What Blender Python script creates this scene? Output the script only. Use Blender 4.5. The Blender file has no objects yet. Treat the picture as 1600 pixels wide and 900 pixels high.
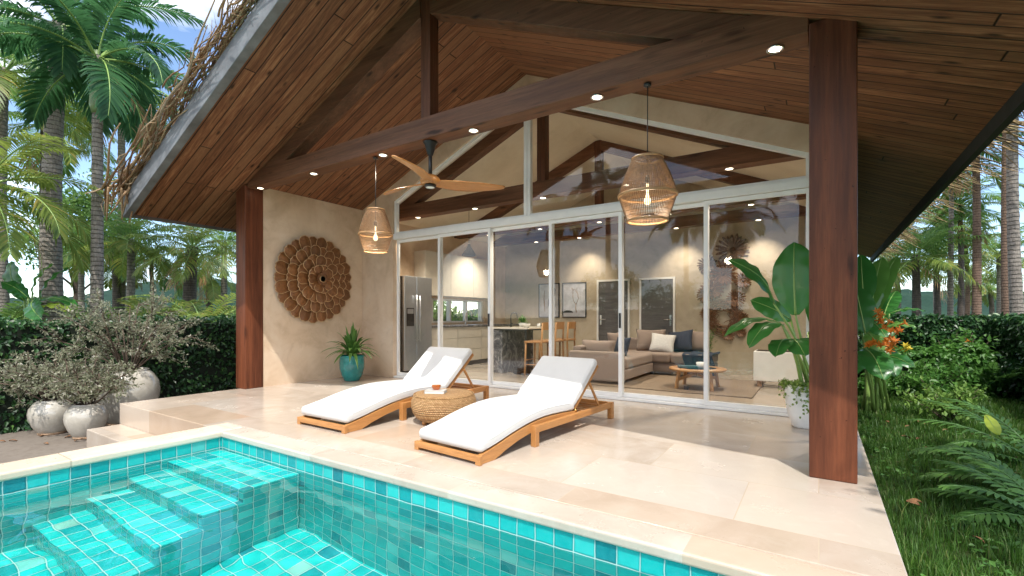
SKY_STRENGTH, CLOUD_STRENGTH, SUN_STRENGTH, EXPOSURE = .135, 1.35, 2.25, 1.14
WALL_SPOT, BEAM_SPOT, PENDANT, PORCH_SPOT = 42, 125, 5, 28
import bpy, bmesh, math, random
from mathutils import Vector, Matrix, noise
R = math.radians
PI = math.pi
rnd = random.Random(11)
S = bpy.context.scene
COL = S.collection

# ------------------------------------------------------------------ mesh helpers
class MB:
    def __init__(self):
        self.v = []; self.f = []; self.m = []; self.s = []; self.mat = 0; self.smooth = False
    def add(self, vs, fs, smooth=None, M=None):
        b = len(self.v)
        if M is not None:
            vs = [tuple(M @ Vector(p)) for p in vs]
        self.v.extend(vs)
        sm = self.smooth if smooth is None else smooth
        for q in fs:
            self.f.append(tuple(b + i for i in q)); self.m.append(self.mat); self.s.append(sm)
        return self
    def box(self, x0, x1, y0, y1, z0, z1, M=None):
        vs = [(x0,y0,z0),(x1,y0,z0),(x1,y1,z0),(x0,y1,z0),(x0,y0,z1),(x1,y0,z1),(x1,y1,z1),(x0,y1,z1)]
        return self.add(vs, [(3,2,1,0),(4,5,6,7),(0,1,5,4),(1,2,6,5),(2,3,7,6),(3,0,4,7)], False, M)
    def bar(self, a, b, w, h, up=(0,0,1)):
        """a rectangular bar from a to b, width w across, height h along up"""
        a = Vector(a); b = Vector(b); d = (b - a).normalized(); u = Vector(up)
        s = d.cross(u).normalized(); u = s.cross(d).normalized()
        vs = []
        for p in (a, b):
            for i, j in ((-1,-1),(1,-1),(1,1),(-1,1)):
                vs.append(tuple(p + s*(i*w/2) + u*(j*h/2)))
        return self.add(vs, [(3,2,1,0),(4,5,6,7),(0,1,5,4),(1,2,6,5),(2,3,7,6),(3,0,4,7)], False)
    def tube(self, pts, r, n=8, cap=True, smooth=True, M=None):
        pts = [Vector(p) for p in pts]
        k = len(pts)
        rs = r if isinstance(r, (list, tuple)) else [r]*k
        vs = []; fs = []
        ref = None
        for i, p in enumerate(pts):
            d = (pts[min(i+1,k-1)] - pts[max(i-1,0)])
            d = d.normalized() if d.length > 1e-9 else Vector((0,0,1))
            if ref is None:
                ref = Vector((1,0,0)) if abs(d.x) < .8 else Vector((0,1,0))
            s = (ref - d*ref.dot(d))
            s = s.normalized() if s.length > 1e-6 else d.orthogonal().normalized()
            ref = s
            t = d.cross(s)
            for j in range(n):
                a = 2*PI*j/n
                vs.append(tuple(p + (s*math.cos(a) + t*math.sin(a))*rs[i]))
        for i in range(k-1):
            for j in range(n):
                fs.append((i*n+j, i*n+(j+1)%n, (i+1)*n+(j+1)%n, (i+1)*n+j))
        if cap:
            fs.append(tuple(range(n-1,-1,-1))); fs.append(tuple((k-1)*n+j for j in range(n)))
        return self.add(vs, fs, smooth, M)
    def lathe(self, prof, n=40, c=(0,0,0), smooth=True, M=None, cap=True):
        vs = []; fs = []
        for r, z in prof:
            for j in range(n):
                a = 2*PI*j/n
                vs.append((c[0]+r*math.cos(a), c[1]+r*math.sin(a), c[2]+z))
        for i in range(len(prof)-1):
            for j in range(n):
                fs.append((i*n+j, i*n+(j+1)%n, (i+1)*n+(j+1)%n, (i+1)*n+j))
        if cap and prof[0][0] > 1e-4: fs.append(tuple(range(n-1,-1,-1)))
        if cap and prof[-1][0] > 1e-4: fs.append(tuple((len(prof)-1)*n+j for j in range(n)))
        return self.add(vs, fs, smooth, M)
    def torus(self, rad, r, z=0, n=40, k=8, c=(0,0), M=None):
        pts = [(c[0]+rad*math.cos(2*PI*i/n), c[1]+rad*math.sin(2*PI*i/n)) for i in range(n)]
        vs = []; fs = []
        for i in range(n):
            a = 2*PI*i/n
            for j in range(k):
                b = 2*PI*j/k
                q = rad + r*math.cos(b)
                vs.append((c[0]+q*math.cos(a), c[1]+q*math.sin(a), z+r*math.sin(b)))
        for i in range(n):
            for j in range(k):
                fs.append((i*k+j, ((i+1)%n)*k+j, ((i+1)%n)*k+(j+1)%k, i*k+(j+1)%k))
        return self.add(vs, fs, True, M)
    def prism(self, poly, axis, a, b, smooth=False, M=None):
        """extrude a 2-D polygon along axis ('X': (y,z), 'Y': (x,z), 'Z': (x,y)) from a to b"""
        n = len(poly)
        def p3(p, t):
            return {'X': (t,p[0],p[1]), 'Y': (p[0],t,p[1]), 'Z': (p[0],p[1],t)}[axis]
        vs = [p3(p, a) for p in poly] + [p3(p, b) for p in poly]
        fs = [tuple(range(n)), tuple(range(2*n-1, n-1, -1))]
        for i in range(n):
            fs.append((i, i+n, (i+1)%n+n, (i+1)%n))
        return self.add(vs, fs, smooth, M)
    def grid(self, fn, nu, nv, smooth=True, M=None):
        vs = [tuple(fn(i/nu, j/nv)) for i in range(nu+1) for j in range(nv+1)]
        fs = [(i*(nv+1)+j, (i+1)*(nv+1)+j, (i+1)*(nv+1)+j+1, i*(nv+1)+j+1) for i in range(nu) for j in range(nv)]
        return self.add(vs, fs, smooth, M)
    def build(self, name, mats, parent=None, loc=(0,0,0), fix=True, bev=0, seg=2, weld=False, rot=None):
        me = bpy.data.meshes.new(name)
        me.from_pydata(self.v, [], self.f)
        if not isinstance(mats, (list, tuple)): mats = [mats]
        for m in mats: me.materials.append(m)
        me.polygons.foreach_set('material_index', self.m)
        me.polygons.foreach_set('use_smooth', self.s)
        if fix or weld:
            bm = bmesh.new(); bm.from_mesh(me)
            if weld: bmesh.ops.remove_doubles(bm, verts=bm.verts, dist=1e-5)
            if fix: bmesh.ops.recalc_face_normals(bm, faces=bm.faces)
            bm.to_mesh(me); bm.free()
        me.update()
        o = bpy.data.objects.new(name, me); COL.objects.link(o)
        o.location = loc
        if rot: o.rotation_euler = rot
        if parent: o.parent = parent
        if bev:
            b = o.modifiers.new('bevel', 'BEVEL'); b.width = bev; b.segments = seg; b.limit_method = 'ANGLE'; b.angle_limit = R(40)
        return o

def tag(o, label=None, cat=None, group=None, kind=None):
    if label: o['label'] = label
    if cat: o['category'] = cat
    if group: o['group'] = group
    if kind: o['kind'] = kind
    return o
def thing(name, label, cat, loc=(0,0,0), rz=0, group=None):
    o = bpy.data.objects.new(name, None); COL.objects.link(o)
    o.empty_display_size = .1
    o.location = loc; o.rotation_euler = (0,0,rz)
    return tag(o, label, cat, group)
def copy_tree(o, parent=None):
    c = o.copy(); COL.objects.link(c)
    if parent: c.parent = parent
    for ch in o.children: copy_tree(ch, c)
    return c

# camera basis of the place: X along the house front, Y into the house, Z up from the terrace
TH, F = R(33.0), 738.0
def at(px, zc):
    """ground point seen at photo column px, zc metres ahead of the lens"""
    lt = (px-800)/F*zc
    return (lt*math.cos(TH) - zc*math.sin(TH), zc*math.cos(TH) + lt*math.sin(TH))

# ------------------------------------------------------------------ material helpers
class NT:
    def __init__(self, name):
        self.mat = bpy.data.materials.new(name); self.mat.use_nodes = True
        self.t = self.mat.node_tree
        self.t.nodes.clear()
        self.out = self.t.nodes.new('ShaderNodeOutputMaterial')
    def n(self, typ, ins=None, **at):
        d = self.t.nodes.new('ShaderNode' + typ)
        for k, v in at.items(): setattr(d, k, v)
        for k, v in (ins or {}).items(): self.set(d.inputs[k], v)
        return d
    def set(self, sock, v):
        if isinstance(v, bpy.types.NodeSocket): self.t.links.new(v, sock)
        else:
            if sock.type == 'RGBA' and isinstance(v, (tuple, list)) and len(v) == 3: v = (*v, 1)
            sock.default_value = v
    def math(self, op, a, b=0.0, c=None, clamp=False):
        d = self.n('Math', {0: a, 1: b}, operation=op, use_clamp=clamp)
        if c is not None: self.set(d.inputs[2], c)
        return d.outputs[0]
    def mix(self, fac, a, b, blend='MIX'):
        d = self.n('Mix', None, data_type='RGBA', blend_type=blend)
        self.set(d.inputs[0], fac); self.set(d.inputs[6], a); self.set(d.inputs[7], b)
        return d.outputs[2]
    def ramp(self, fac, stops, interp='LINEAR'):
        d = self.n('ValToRGB'); d.color_ramp.interpolation = interp
        els = d.color_ramp.elements
        while len(els) < len(stops): els.new(.5)
        for e, (p, c) in zip(els, stops):
            e.position = p; e.color = (*c, 1) if len(c) == 3 else c
        self.set(d.inputs[0], fac)
        return d.outputs[0]
    def coord(self, scale=(1,1,1), kind='Object', rot=(0,0,0), loc=(0,0,0)):
        tc = self.n('TexCoord')
        mp = self.n('Mapping', {'Vector': tc.outputs[kind], 'Scale': scale, 'Rotation': rot, 'Location': loc})
        return mp.outputs[0]
    def noise(self, vec, scale=5, detail=4, rough=.55, dist=0):
        return self.n('TexNoise', {'Vector': vec, 'Scale': scale, 'Detail': detail, 'Roughness': rough, 'Distortion': dist}).outputs[0]
    def rng(self, v, a, b, c, d, clamp=True):
        return self.n('MapRange', {0: v, 1: a, 2: b, 3: c, 4: d}, clamp=clamp).outputs[0]
    def bump(self, h, strength=.3, dist=.01):
        return self.n('Bump', {'Height': h, 'Strength': strength, 'Distance': dist}).outputs[0]
    def bsdf(self, **k):
        d = self.n('BsdfPrincipled')
        for key, v in k.items():
            self.set(d.inputs[key.replace('_', ' ')], v)
        self.t.links.new(d.outputs[0], self.out.inputs[0])
        return d

def simple(name, c, rough=.5, metal=0, var=.12, scale=8, bump=0, bscale=60, coat=0, spec=.5):
    t = NT(name); v = t.coord()
    n = t.noise(v, scale, 4)
    lo = tuple(x*(1-var) for x in c); hi = tuple(min(1, x*(1+var)) for x in c)
    col = t.ramp(n, [(.3, lo), (.7, hi)])
    k = dict(Base_Color=col, Roughness=t.rng(n, .3, .7, rough*.9, min(1, rough*1.1)), Metallic=metal, Coat_Weight=coat, Specular_IOR_Level=spec)
    if bump: k['Normal'] = t.bump(t.noise(v, bscale, 3), bump, .01)
    t.bsdf(**k)
    return t.mat

def wood(name, c1, c2, axis='Y', rough=.45, grain=1.0, coat=0, knots=True, bump=.15, spec=.5):
    """solid timber with long grain along axis, a few knots"""
    t = NT(name)
    s = {'X': (.35,6,6), 'Y': (6,.35,6), 'Z': (6,6,.35)}[axis]
    v = t.coord(tuple(x*grain for x in s))
    w = t.noise(v, 3, 8, .62, .6)
    fine = t.noise(v, 16, 5, .6)
    big = t.noise(t.coord((1,1,1)), 1.6, 3)
    col = t.ramp(w, [(.28, c1), (.72, c2)])
    col = t.mix(t.rng(fine, .35, .7, 0, .45), col, tuple(x*.45 for x in c1))
    col = t.mix(t.rng(big, .4, .7, 0, .5), col, tuple(x*.6 for x in c2), 'MIX')
    if knots:
        vs = {'X': (1.0,4,4), 'Y': (4,1.0,4), 'Z': (4,4,1.0)}[axis]
        vor = t.n('TexVoronoi', {'Vector': t.coord(vs), 'Scale': 1.5}).outputs[0]
        col = t.mix(t.rng(vor, .07, .19, .85, 0), col, tuple(x*.15 for x in c1))
        sc_ = t.noise(t.coord(tuple(x*.55 for x in s)), 2.0, 7, .68, .25)
        col = t.mix(t.rng(sc_, .5, .66, 0, .4), col, tuple(min(1, x*1.45) for x in c2))
        col = t.mix(t.rng(sc_, .46, .34, 0, .6), col, tuple(x*.8 for x in c1))
        nick = t.noise(t.coord((1,1,1)), 38, 2, .5)
        col = t.mix(t.rng(nick, .735, .77, 0, .7), col, tuple(x*.15 for x in c1))
    t.bsdf(Base_Color=col, Specular_IOR_Level=spec, Roughness=t.rng(w, .3, .7, rough*.8, min(1,rough*1.25)), Coat_Weight=coat, Coat_Roughness=.25,
           Normal=t.bump(t.math('ADD', w, t.math('MULTIPLY', fine, .5)), bump, .01))
    return t.mat

def leafmat(name, c1, c2, rough=.42, trans=.35, spec=.4, extra=None):
    """each leaf its own shade, a little light passing through it"""
    t = NT(name)
    ri = t.n('NewGeometry').outputs['Random Per Island']
    stops = [(0, c1), (.85, c2)]
    if extra: stops.append((1.0, extra))
    col = t.ramp(ri, stops)
    col = t.mix(t.rng(t.noise(t.coord(), 1.3, 2), .3, .7, 0, .5), col, tuple(x*.62 for x in c1))
    p = t.n('BsdfPrincipled', {'Base Color': col, 'Roughness': rough, 'Specular IOR Level': spec})
    tr = t.n('BsdfTranslucent', {'Color': t.mix(.5, col, tuple(min(1, x*1.5) for x in c2))})
    m = t.n('MixShader', {0: trans})
    t.t.links.new(p.outputs[0], m.inputs[1]); t.t.links.new(tr.outputs[0], m.inputs[2])
    t.t.links.new(m.outputs[0], t.out.inputs[0])
    return t.mat

def emit(name, c, s):
    t = NT(name)
    e = t.n('Emission', {'Color': c, 'Strength': s})
    t.t.links.new(e.outputs[0], t.out.inputs[0])
    return t.mat
# ------------------------------------------------------------------ materials
def tile_mat(name, a, b, oa=0.0, ob=0.0, size=.12, k=1.0):
    """hand-made turquoise pool tiles: irregular edges, each its own glaze, pale grout"""
    t = NT(name)
    v = t.coord()
    wob = t.n('TexNoise', {'Vector': v, 'Scale': 9, 'Detail': 2})
    off = t.n('VectorMath', {0: wob.outputs[1], 1: (.5,.5,.5)}, operation='SUBTRACT').outputs[0]
    sc = t.n('VectorMath', {0: off, 'Scale': .012}, operation='SCALE').outputs[0]
    p = t.n('VectorMath', {0: v, 1: sc}, operation='ADD').outputs[0]
    sx = t.n('SeparateXYZ', {0: p})
    u = t.math('DIVIDE', t.math('ADD', sx.outputs[a], oa), size)
    w = t.math('DIVIDE', t.math('ADD', sx.outputs[b], ob), size)
    fu, fw = t.math('FRACT', u), t.math('FRACT', w)
    iu, iw = t.math('FLOOR', u), t.math('FLOOR', w)
    cell = t.n('CombineXYZ', {0: iu, 1: iw, 2: 3.7}).outputs[0]
    rn = t.n('TexWhiteNoise', {'Vector': cell}, noise_dimensions='3D').outputs[0]
    du = t.math('MINIMUM', fu, t.math('SUBTRACT', 1, fu))
    dw = t.math('MINIMUM', fw, t.math('SUBTRACT', 1, fw))
    d = t.n('Math', {0: du, 1: dw, 2: .06}, operation='SMOOTH_MIN').outputs[0]
    tilemask = t.rng(d, .012, .032, 0, 1)
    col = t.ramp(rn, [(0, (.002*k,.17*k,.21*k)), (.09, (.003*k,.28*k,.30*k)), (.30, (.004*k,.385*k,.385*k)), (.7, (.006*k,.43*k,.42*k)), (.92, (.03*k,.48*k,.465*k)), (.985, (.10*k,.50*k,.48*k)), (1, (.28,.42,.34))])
    mot = t.noise(v, 26, 5, .65)
    col = t.mix(t.rng(mot, .35, .75, 0, .55), col, t.mix(.3, col, (.10,.55,.53)))
    edge = t.rng(d, .04, .10, .30, 0)
    col = t.mix(edge, col, (.004,.10,.12))
    col = t.mix(tilemask, (.38,.54,.505), col)
    h = t.math('ADD', t.rng(d, .0, .09, 0, 1), t.math('MULTIPLY', mot, .18))
    t.bsdf(Base_Color=col, Roughness=t.rng(tilemask, 0, 1, .7, .16), Normal=t.bump(h, .45, .006), Coat_Weight=t.math('MULTIPLY', tilemask, .3), Coat_Roughness=.08)
    return t.mat

def stone_mat(name, c1, c2, c3, rough=(.1,.32), bw=1.05, rh=.7, mortar=.0035, grout=(.46,.38,.29)):
    """honed travertine slabs, each its own tone, veins and clouding; worn patches are duller"""
    t = NT(name)
    v = t.coord()
    br = t.n('TexBrick', {'Vector': v, 'Scale': 1, 'Mortar Size': mortar, 'Mortar Smooth': .2, 'Bias': 0, 'Brick Width': bw, 'Row Height': rh,
                          'Color1': (0,0,0), 'Color2': (1,1,1), 'Mortar': (.5,.5,.5)}, offset=.37, offset_frequency=2, squash=1.25, squash_frequency=3)
    tone = br.outputs[0]; mort = br.outputs[1]
    # jump the noise from slab to slab
    jump = t.n('VectorMath', {0: tone, 'Scale': 17.0}, operation='SCALE').outputs[0]
    vj = t.n('VectorMath', {0: v, 1: jump}, operation='ADD').outputs[0]
    cl = t.noise(vj, 1.5, 6, .6, 1.2)
    vein = t.noise(vj, 4.5, 9, .7, 2.2)
    col = t.ramp(cl, [(.3, c1), (.52, c2), (.72, c3)])
    col = t.mix(t.rng(tone, 0, 1, 0, .9), col, t.mix(.6, col, tuple(x*.93 for x in c1)))
    col = t.mix(t.rng(vein, .52, .66, 0, .32), col, c3)
    col = t.mix(t.rng(t.noise(vj, 34, 3, .7), .6, .75, 0, .35), col, tuple(x*.6 for x in c1))
    hue = t.math('FRACT', t.math('MULTIPLY', tone, 7.31))
    col = t.mix(t.rng(hue, .62, .95, 0, .55), col, tuple(x*f for x, f in zip(c1, (1.12, .93, .74))))
    col = t.mix(t.rng(hue, .3, .0, 0, .4), col, tuple(x*f for x, f in zip(c2, (.93, .97, 1.03))))
    col = t.mix(t.rng(tone, .62, 1, 0, .5), col, tuple(x*1.12 for x in c3))
    col = t.mix(t.rng(tone, .35, 0, 0, .45), col, tuple(x*.82 for x in c1))
    col = t.mix(t.rng(t.noise(v, .45, 4, .6), .45, .75, 0, .3), col, tuple(x*.72 for x in c1))
    col = t.mix(mort, col, grout)
    ro = t.rng(t.math('ADD', t.noise(v, 2.2, 6, .6), t.math('MULTIPLY', cl, .4)), .45, .95, rough[0], rough[1])
    h = t.math('SUBTRACT', t.math('MULTIPLY', cl, .15), t.math('MULTIPLY', mort, .6))
    t.bsdf(Base_Color=col, Roughness=ro, Normal=t.bump(h, .25, .006), Specular_IOR_Level=.55)
    return t.mat

def board_mat(name, c1, c2, c3, w=.135, length=4.2):
    """soffit boards running up the slope: index across Y, random butt joints along X"""
    t = NT(name)
    v = t.coord()
    s = t.n('SeparateXYZ', {0: v})
    u = t.math('DIVIDE', s.outputs[1], w)
    iu, fu = t.math('FLOOR', u), t.math('FRACT', u)
    r1 = t.n('TexWhiteNoise', {'W': iu}, noise_dimensions='1D').outputs[0]
    l = t.math('ADD', t.math('DIVIDE', s.outputs[0], length), t.math('MULTIPLY', r1, 7.3))
    il, fl = t.math('FLOOR', l), t.math('FRACT', l)
    r2 = t.n('TexWhiteNoise', {'Vector': t.n('CombineXYZ', {0: iu, 1: il, 2: 0}).outputs[0]}, noise_dimensions='3D').outputs[0]
    gap = t.math('MINIMUM', t.math('MINIMUM', fu, t.math('SUBTRACT', 1, fu)), t.math('MULTIPLY', t.math('MINIMUM', fl, t.math('SUBTRACT', 1, fl)), length/w))
    off = t.n('CombineXYZ', {0: t.math('MULTIPLY', r2, 31), 1: t.math('MULTIPLY', r2, 13), 2: 0}).outputs[0]
    vg = t.n('VectorMath', {0: v, 1: off}, operation='ADD').outputs[0]
    vs = t.n('VectorMath', {0: vg, 1: (.9, 14, 1)}, operation='MULTIPLY').outputs[0]
    g = t.noise(vs, 2.2, 8, .62, .8)
    fine = t.noise(vs, 13, 4, .6)
    col = t.ramp(g, [(.32, c1), (.5, c2), (.68, c3)])
    col = t.mix(t.rng(r2, 0, 1, .0, .8), col, t.mix(.7, col, tuple(x*.45 for x in c1)))
    col = t.mix(t.rng(r2, .72, 1, 0, .45), col, c3)
    col = t.mix(t.rng(fine, .4, .7, 0, .35), col, tuple(x*.5 for x in c1))
    vor = t.n('TexVoronoi', {'Vector': t.n('VectorMath', {0: vg, 1: (2.0, 5.5, 1)}, operation='MULTIPLY').outputs[0], 'Scale': 1.3}).outputs[0]
    col = t.mix(t.rng(vor, .05, .17, .9, 0), col, tuple(x*.16 for x in c1))
    gm = t.rng(gap, .02, .06, 0, 1)
    col = t.mix(gm, tuple(x*.1 for x in c1), col)
    t.bsdf(Base_Color=col, Roughness=t.rng(g, .3, .7, .48, .7), Specular_IOR_Level=.25, Normal=t.bump(t.math('ADD', t.rng(gap, 0, .07, 0, 1), t.math('MULTIPLY', g, .15)), .5, .008))
    return t.mat

def plaster_mat(name, c1, c2, c3):
    t = NT(name); v = t.coord()
    a = t.noise(v, 1.1, 6, .62, .6); b = t.noise(v, 3.4, 7, .66, 1.0); c = t.noise(v, 40, 4, .6)
    col = t.ramp(a, [(.3, c1), (.52, c2), (.7, c3)])
    col = t.mix(t.rng(b, .5, .72, 0, .45), col, c3)
    col = t.mix(t.rng(b, .46, .3, 0, .35), col, tuple(x*.8 for x in c1))
    t.bsdf(Base_Color=col, Roughness=t.rng(b, .3, .7, .42, .68), Normal=t.bump(t.math('ADD', t.math('MULTIPLY', b, .7), t.math('MULTIPLY', c, .25)), .18, .012))
    return t.mat

M = {}
M['tile_xy'] = tile_mat('pool_tile_flat', 0, 1, 4.82, -2.28, k=1.08)  # same tile coloured brighter on flat faces, standing in for light scattered under water
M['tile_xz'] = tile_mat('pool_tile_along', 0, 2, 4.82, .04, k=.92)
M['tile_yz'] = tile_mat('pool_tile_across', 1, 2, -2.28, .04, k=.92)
M['stone'] = stone_mat('terrace_travertine', (.395,.325,.26), (.50,.43,.36), (.57,.515,.45))
M['coping'] = stone_mat('coping_stone', (.44,.375,.31), (.52,.455,.385), (.58,.53,.465), rough=(.2,.42), bw=1.15, rh=3.0, mortar=.003)
M['coping_side'] = stone_mat('side_coping_stone', (.58,.46,.34), (.67,.57,.45), (.75,.66,.55), rough=(.2,.42), bw=3.0, rh=1.2, mortar=.006)
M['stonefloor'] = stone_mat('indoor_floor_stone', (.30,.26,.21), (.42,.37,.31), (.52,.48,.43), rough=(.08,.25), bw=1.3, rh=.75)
M['soffit'] = board_mat('soffit_boards', (.105,.038,.017), (.25,.105,.049), (.43,.215,.108))
M['beam'] = wood('dark_beam_wood', (.085,.035,.018), (.21,.095,.052), 'X', .5, spec=.22)
M['beam_y'] = wood('dark_beam_wood_upright', (.075,.028,.014), (.185,.070,.036), 'Z', .5, spec=.22)
M['post'] = wood('red_brown_post_wood', (.065,.019,.009), (.20,.062,.027), 'Z', .5, spec=.25, grain=.7)
M['plaster'] = plaster_mat('beige_plaster', (.50,.355,.235), (.655,.495,.35), (.74,.60,.46))
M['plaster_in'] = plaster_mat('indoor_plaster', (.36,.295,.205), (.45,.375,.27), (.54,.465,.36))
M['ceiling'] = plaster_mat('cream_ceiling', (.62,.54,.41), (.70,.62,.49), (.74,.67,.55))
M['cabinet'] = simple('pale_cabinet', (.62,.58,.50), .25, var=.04)
M['alu'] = simple('white_aluminium', (.84,.84,.83), .32, var=.03)
M['white'] = simple('white_paint', (.78,.77,.74), .4, var=.04)
M['grey_board'] = simple('weathered_grey_board', (.15,.155,.165), .6, var=.4, scale=4, bump=.25, bscale=24)
M['dark_fascia'] = simple('dark_fascia', (.022,.024,.02), .85, var=.3)
M['eave'] = simple('eave_edge', (.10,.085,.075), .6, var=.3)
M['black'] = simple('black_metal', (.015,.015,.016), .38, 0, var=.2)
M['chrome'] = simple('chrome', (.75,.75,.76), .12, 1, var=.03)
M['gold'] = simple('brass_hinge', (.7,.45,.16), .25, 1, var=.05)
M['teak'] = wood('oiled_teak', (.40,.165,.045), (.60,.29,.095), 'Y', .42, grain=1.8, knots=False, coat=.1, bump=.1)
M['teak_x'] = wood('oiled_teak_cross', (.40,.165,.045), (.60,.29,.095), 'X', .42, grain=1.8, knots=False, coat=.1, bump=.1)
M['fanwood'] = wood('honey_fan_wood', (.42,.155,.035), (.60,.27,.075), 'X', .35, grain=2.2, knots=False, coat=.3, bump=.05)
M['oak'] = wood('indoor_oak', (.36,.17,.06), (.52,.28,.11), 'Z', .42, grain=1.5, knots=False)
M['grey_door'] = wood('grey_limed_wood', (.075,.07,.068), (.155,.145,.14), 'X', .55, grain=.9, knots=False, bump=.2)
M['soil'] = simple('soil', (.03,.02,.014), .95, var=.4, scale=30, bump=.6, bscale=50)
M['navy'] = simple('navy_cloth', (.022,.032,.055), .85, var=.25, scale=40, bump=.2, bscale=200)
M['pillow'] = simple('pale_grey_cloth', (.56,.55,.53), .85, var=.1, scale=40, bump=.2, bscale=200)
M['paper'] = simple('book_paper', (.75,.72,.66), .8, var=.05)
M['book'] = simple('grey_book_cover', (.45,.44,.42), .5, var=.15)
M['teal_book'] = simple('dark_teal_book', (.03,.09,.11), .5, var=.2)
M['cup'] = simple('white_china', (.78,.77,.74), .15, var=.03, coat=.4)
M['black_frame'] = simple('black_frame', (.012,.012,.012), .4)
M['sconce'] = emit('lit_lamp_disc', (1,.84,.62), 5)
M['filament'] = emit('warm_bulb', (1,.72,.40), 1.8)

def fabric(name, c, s=420):
    t = NT(name); v = t.coord()
    w1 = t.n('TexWave', {'Vector': v, 'Scale': s/6, 'Distortion': .4}, bands_direction='X').outputs[1]
    w2 = t.n('TexWave', {'Vector': v, 'Scale': s/6, 'Distortion': .4}, bands_direction='Y').outputs[1]
    n = t.noise(v, 3, 4); h = t.math('ADD', w1, w2)
    col = t.ramp(n, [(.3, tuple(x*.93 for x in c)), (.7, c)])
    col = t.mix(t.rng(t.noise(v, 160, 2), .35, .7, 0, .16), col, tuple(x*.7 for x in c))
    big = t.noise(v, 5.5, 3, .5, .8)
    t.bsdf(Base_Color=col, Roughness=.88, Sheen_Weight=.12, Normal=t.bump(t.math('ADD', t.math('MULTIPLY', h, .05), big), .22, .012))
    return t.mat
M['cushion'] = fabric('white_canvas', (.61,.61,.605))
M['sofa'] = fabric('taupe_sofa_cloth', (.255,.195,.16))
M['rug'] = simple('jute_rug', (.20,.15,.105), .95, var=.3, scale=60, bump=.7, bscale=160)

def wicker_mat(name, c1, c2, s=1.0):
    t = NT(name); v = t.coord()
    sp = t.n('SeparateXYZ', {0: v})
    ang = t.math('DIVIDE', t.math('ARCTAN2', sp.outputs[1], sp.outputs[0]), 2*PI)
    rad = t.math('SQRT', t.math('ADD', t.math('MULTIPLY', sp.outputs[0], sp.outputs[0]), t.math('MULTIPLY', sp.outputs[1], sp.outputs[1])))
    row = t.math('MULTIPLY', t.math('ADD', t.math('MULTIPLY', sp.outputs[2], -1), rad), 62*s)
    irow = t.math('FLOOR', row); frow = t.math('FRACT', row)
    u = t.math('ADD', t.math('MULTIPLY', ang, 86), t.math('MULTIPLY', irow, .5))
    fu = t.math('FRACT', u)
    a = t.math('SINE', t.math('MULTIPLY', frow, PI)); b = t.math('SINE', t.math('MULTIPLY', fu, PI))
    h = t.math('MULTIPLY', a, t.math('ADD', t.math('MULTIPLY', b, .7), .3))
    r = t.n('TexWhiteNoise', {'Vector': t.n('CombineXYZ', {0: t.math('FLOOR', u), 1: irow, 2: 0}).outputs[0]}, noise_dimensions='3D').outputs[0]
    col = t.mix(r, c1, c2)
    col = t.mix(t.rng(h, .05, .5, .8, 0), col, tuple(x*.22 for x in c1))
    t.bsdf(Base_Color=col, Roughness=.6, Normal=t.bump(h, .9, .012))
    return t.mat
M['wicker'] = wicker_mat('woven_water_hyacinth', (.42,.225,.085), (.60,.37,.17))
M['rattan'] = simple('rattan_cane', (.20,.11,.05), .5, var=.35, scale=30)
M['rattan_rim'] = simple('rattan_rim_cane', (.33,.19,.085), .45, var=.25, scale=30)

def glaze(name, c1, c2, rough=.1, crackle=0):
    t = NT(name); v = t.coord()
    n = t.noise(v, 7, 5, .6, .8); m = t.noise(v, 45, 4, .65)
    col = t.ramp(n, [(.3, c1), (.7, c2)])
    col = t.mix(t.rng(m, .45, .7, 0, .3), col, tuple(x*.7 for x in c1))
    t.bsdf(Base_Color=col, Roughness=t.rng(m, .3, .7, rough, rough*2), Coat_Weight=.6, Coat_Roughness=.05, Normal=t.bump(n, .12, .02))
    return t.mat
M['teal_pot'] = glaze('teal_glaze', (.0,.13,.13), (.012,.25,.24))
M['white_pot'] = glaze('cream_glaze', (.42,.39,.33), (.58,.55,.49), .16)
M['terracotta'] = simple('bare_clay_foot', (.42,.28,.18), .8, var=.25, scale=12)

def granite():
    t = NT('veined_grey_granite'); v = t.coord((1,1,1), rot=(.3,.5,.2))
    a = t.noise(v, 3.0, 9, .7, 2.5); b = t.noise(v, 14, 6, .7, 1)
    col = t.ramp(a, [(.3, (.03,.03,.035)), (.5, (.12,.12,.13)), (.6, (.36,.35,.35)), (.66, (.10,.10,.11))])
    col = t.mix(t.rng(b, .5, .7, 0, .6), col, (.28,.27,.27))
    t.bsdf(Base_Color=col, Roughness=.18)
    return t.mat
M['granite'] = granite()

def steel():
    t = NT('brushed_steel'); v = t.coord((40,40,1))
    n = t.noise(v, 6, 5, .6)
    t.bsdf(Base_Color=t.ramp(n, [(.3, (.40,.42,.45)), (.7, (.47,.49,.52))]), Metallic=.72, Roughness=.34)
    return t.mat
M['steel'] = steel()

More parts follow.
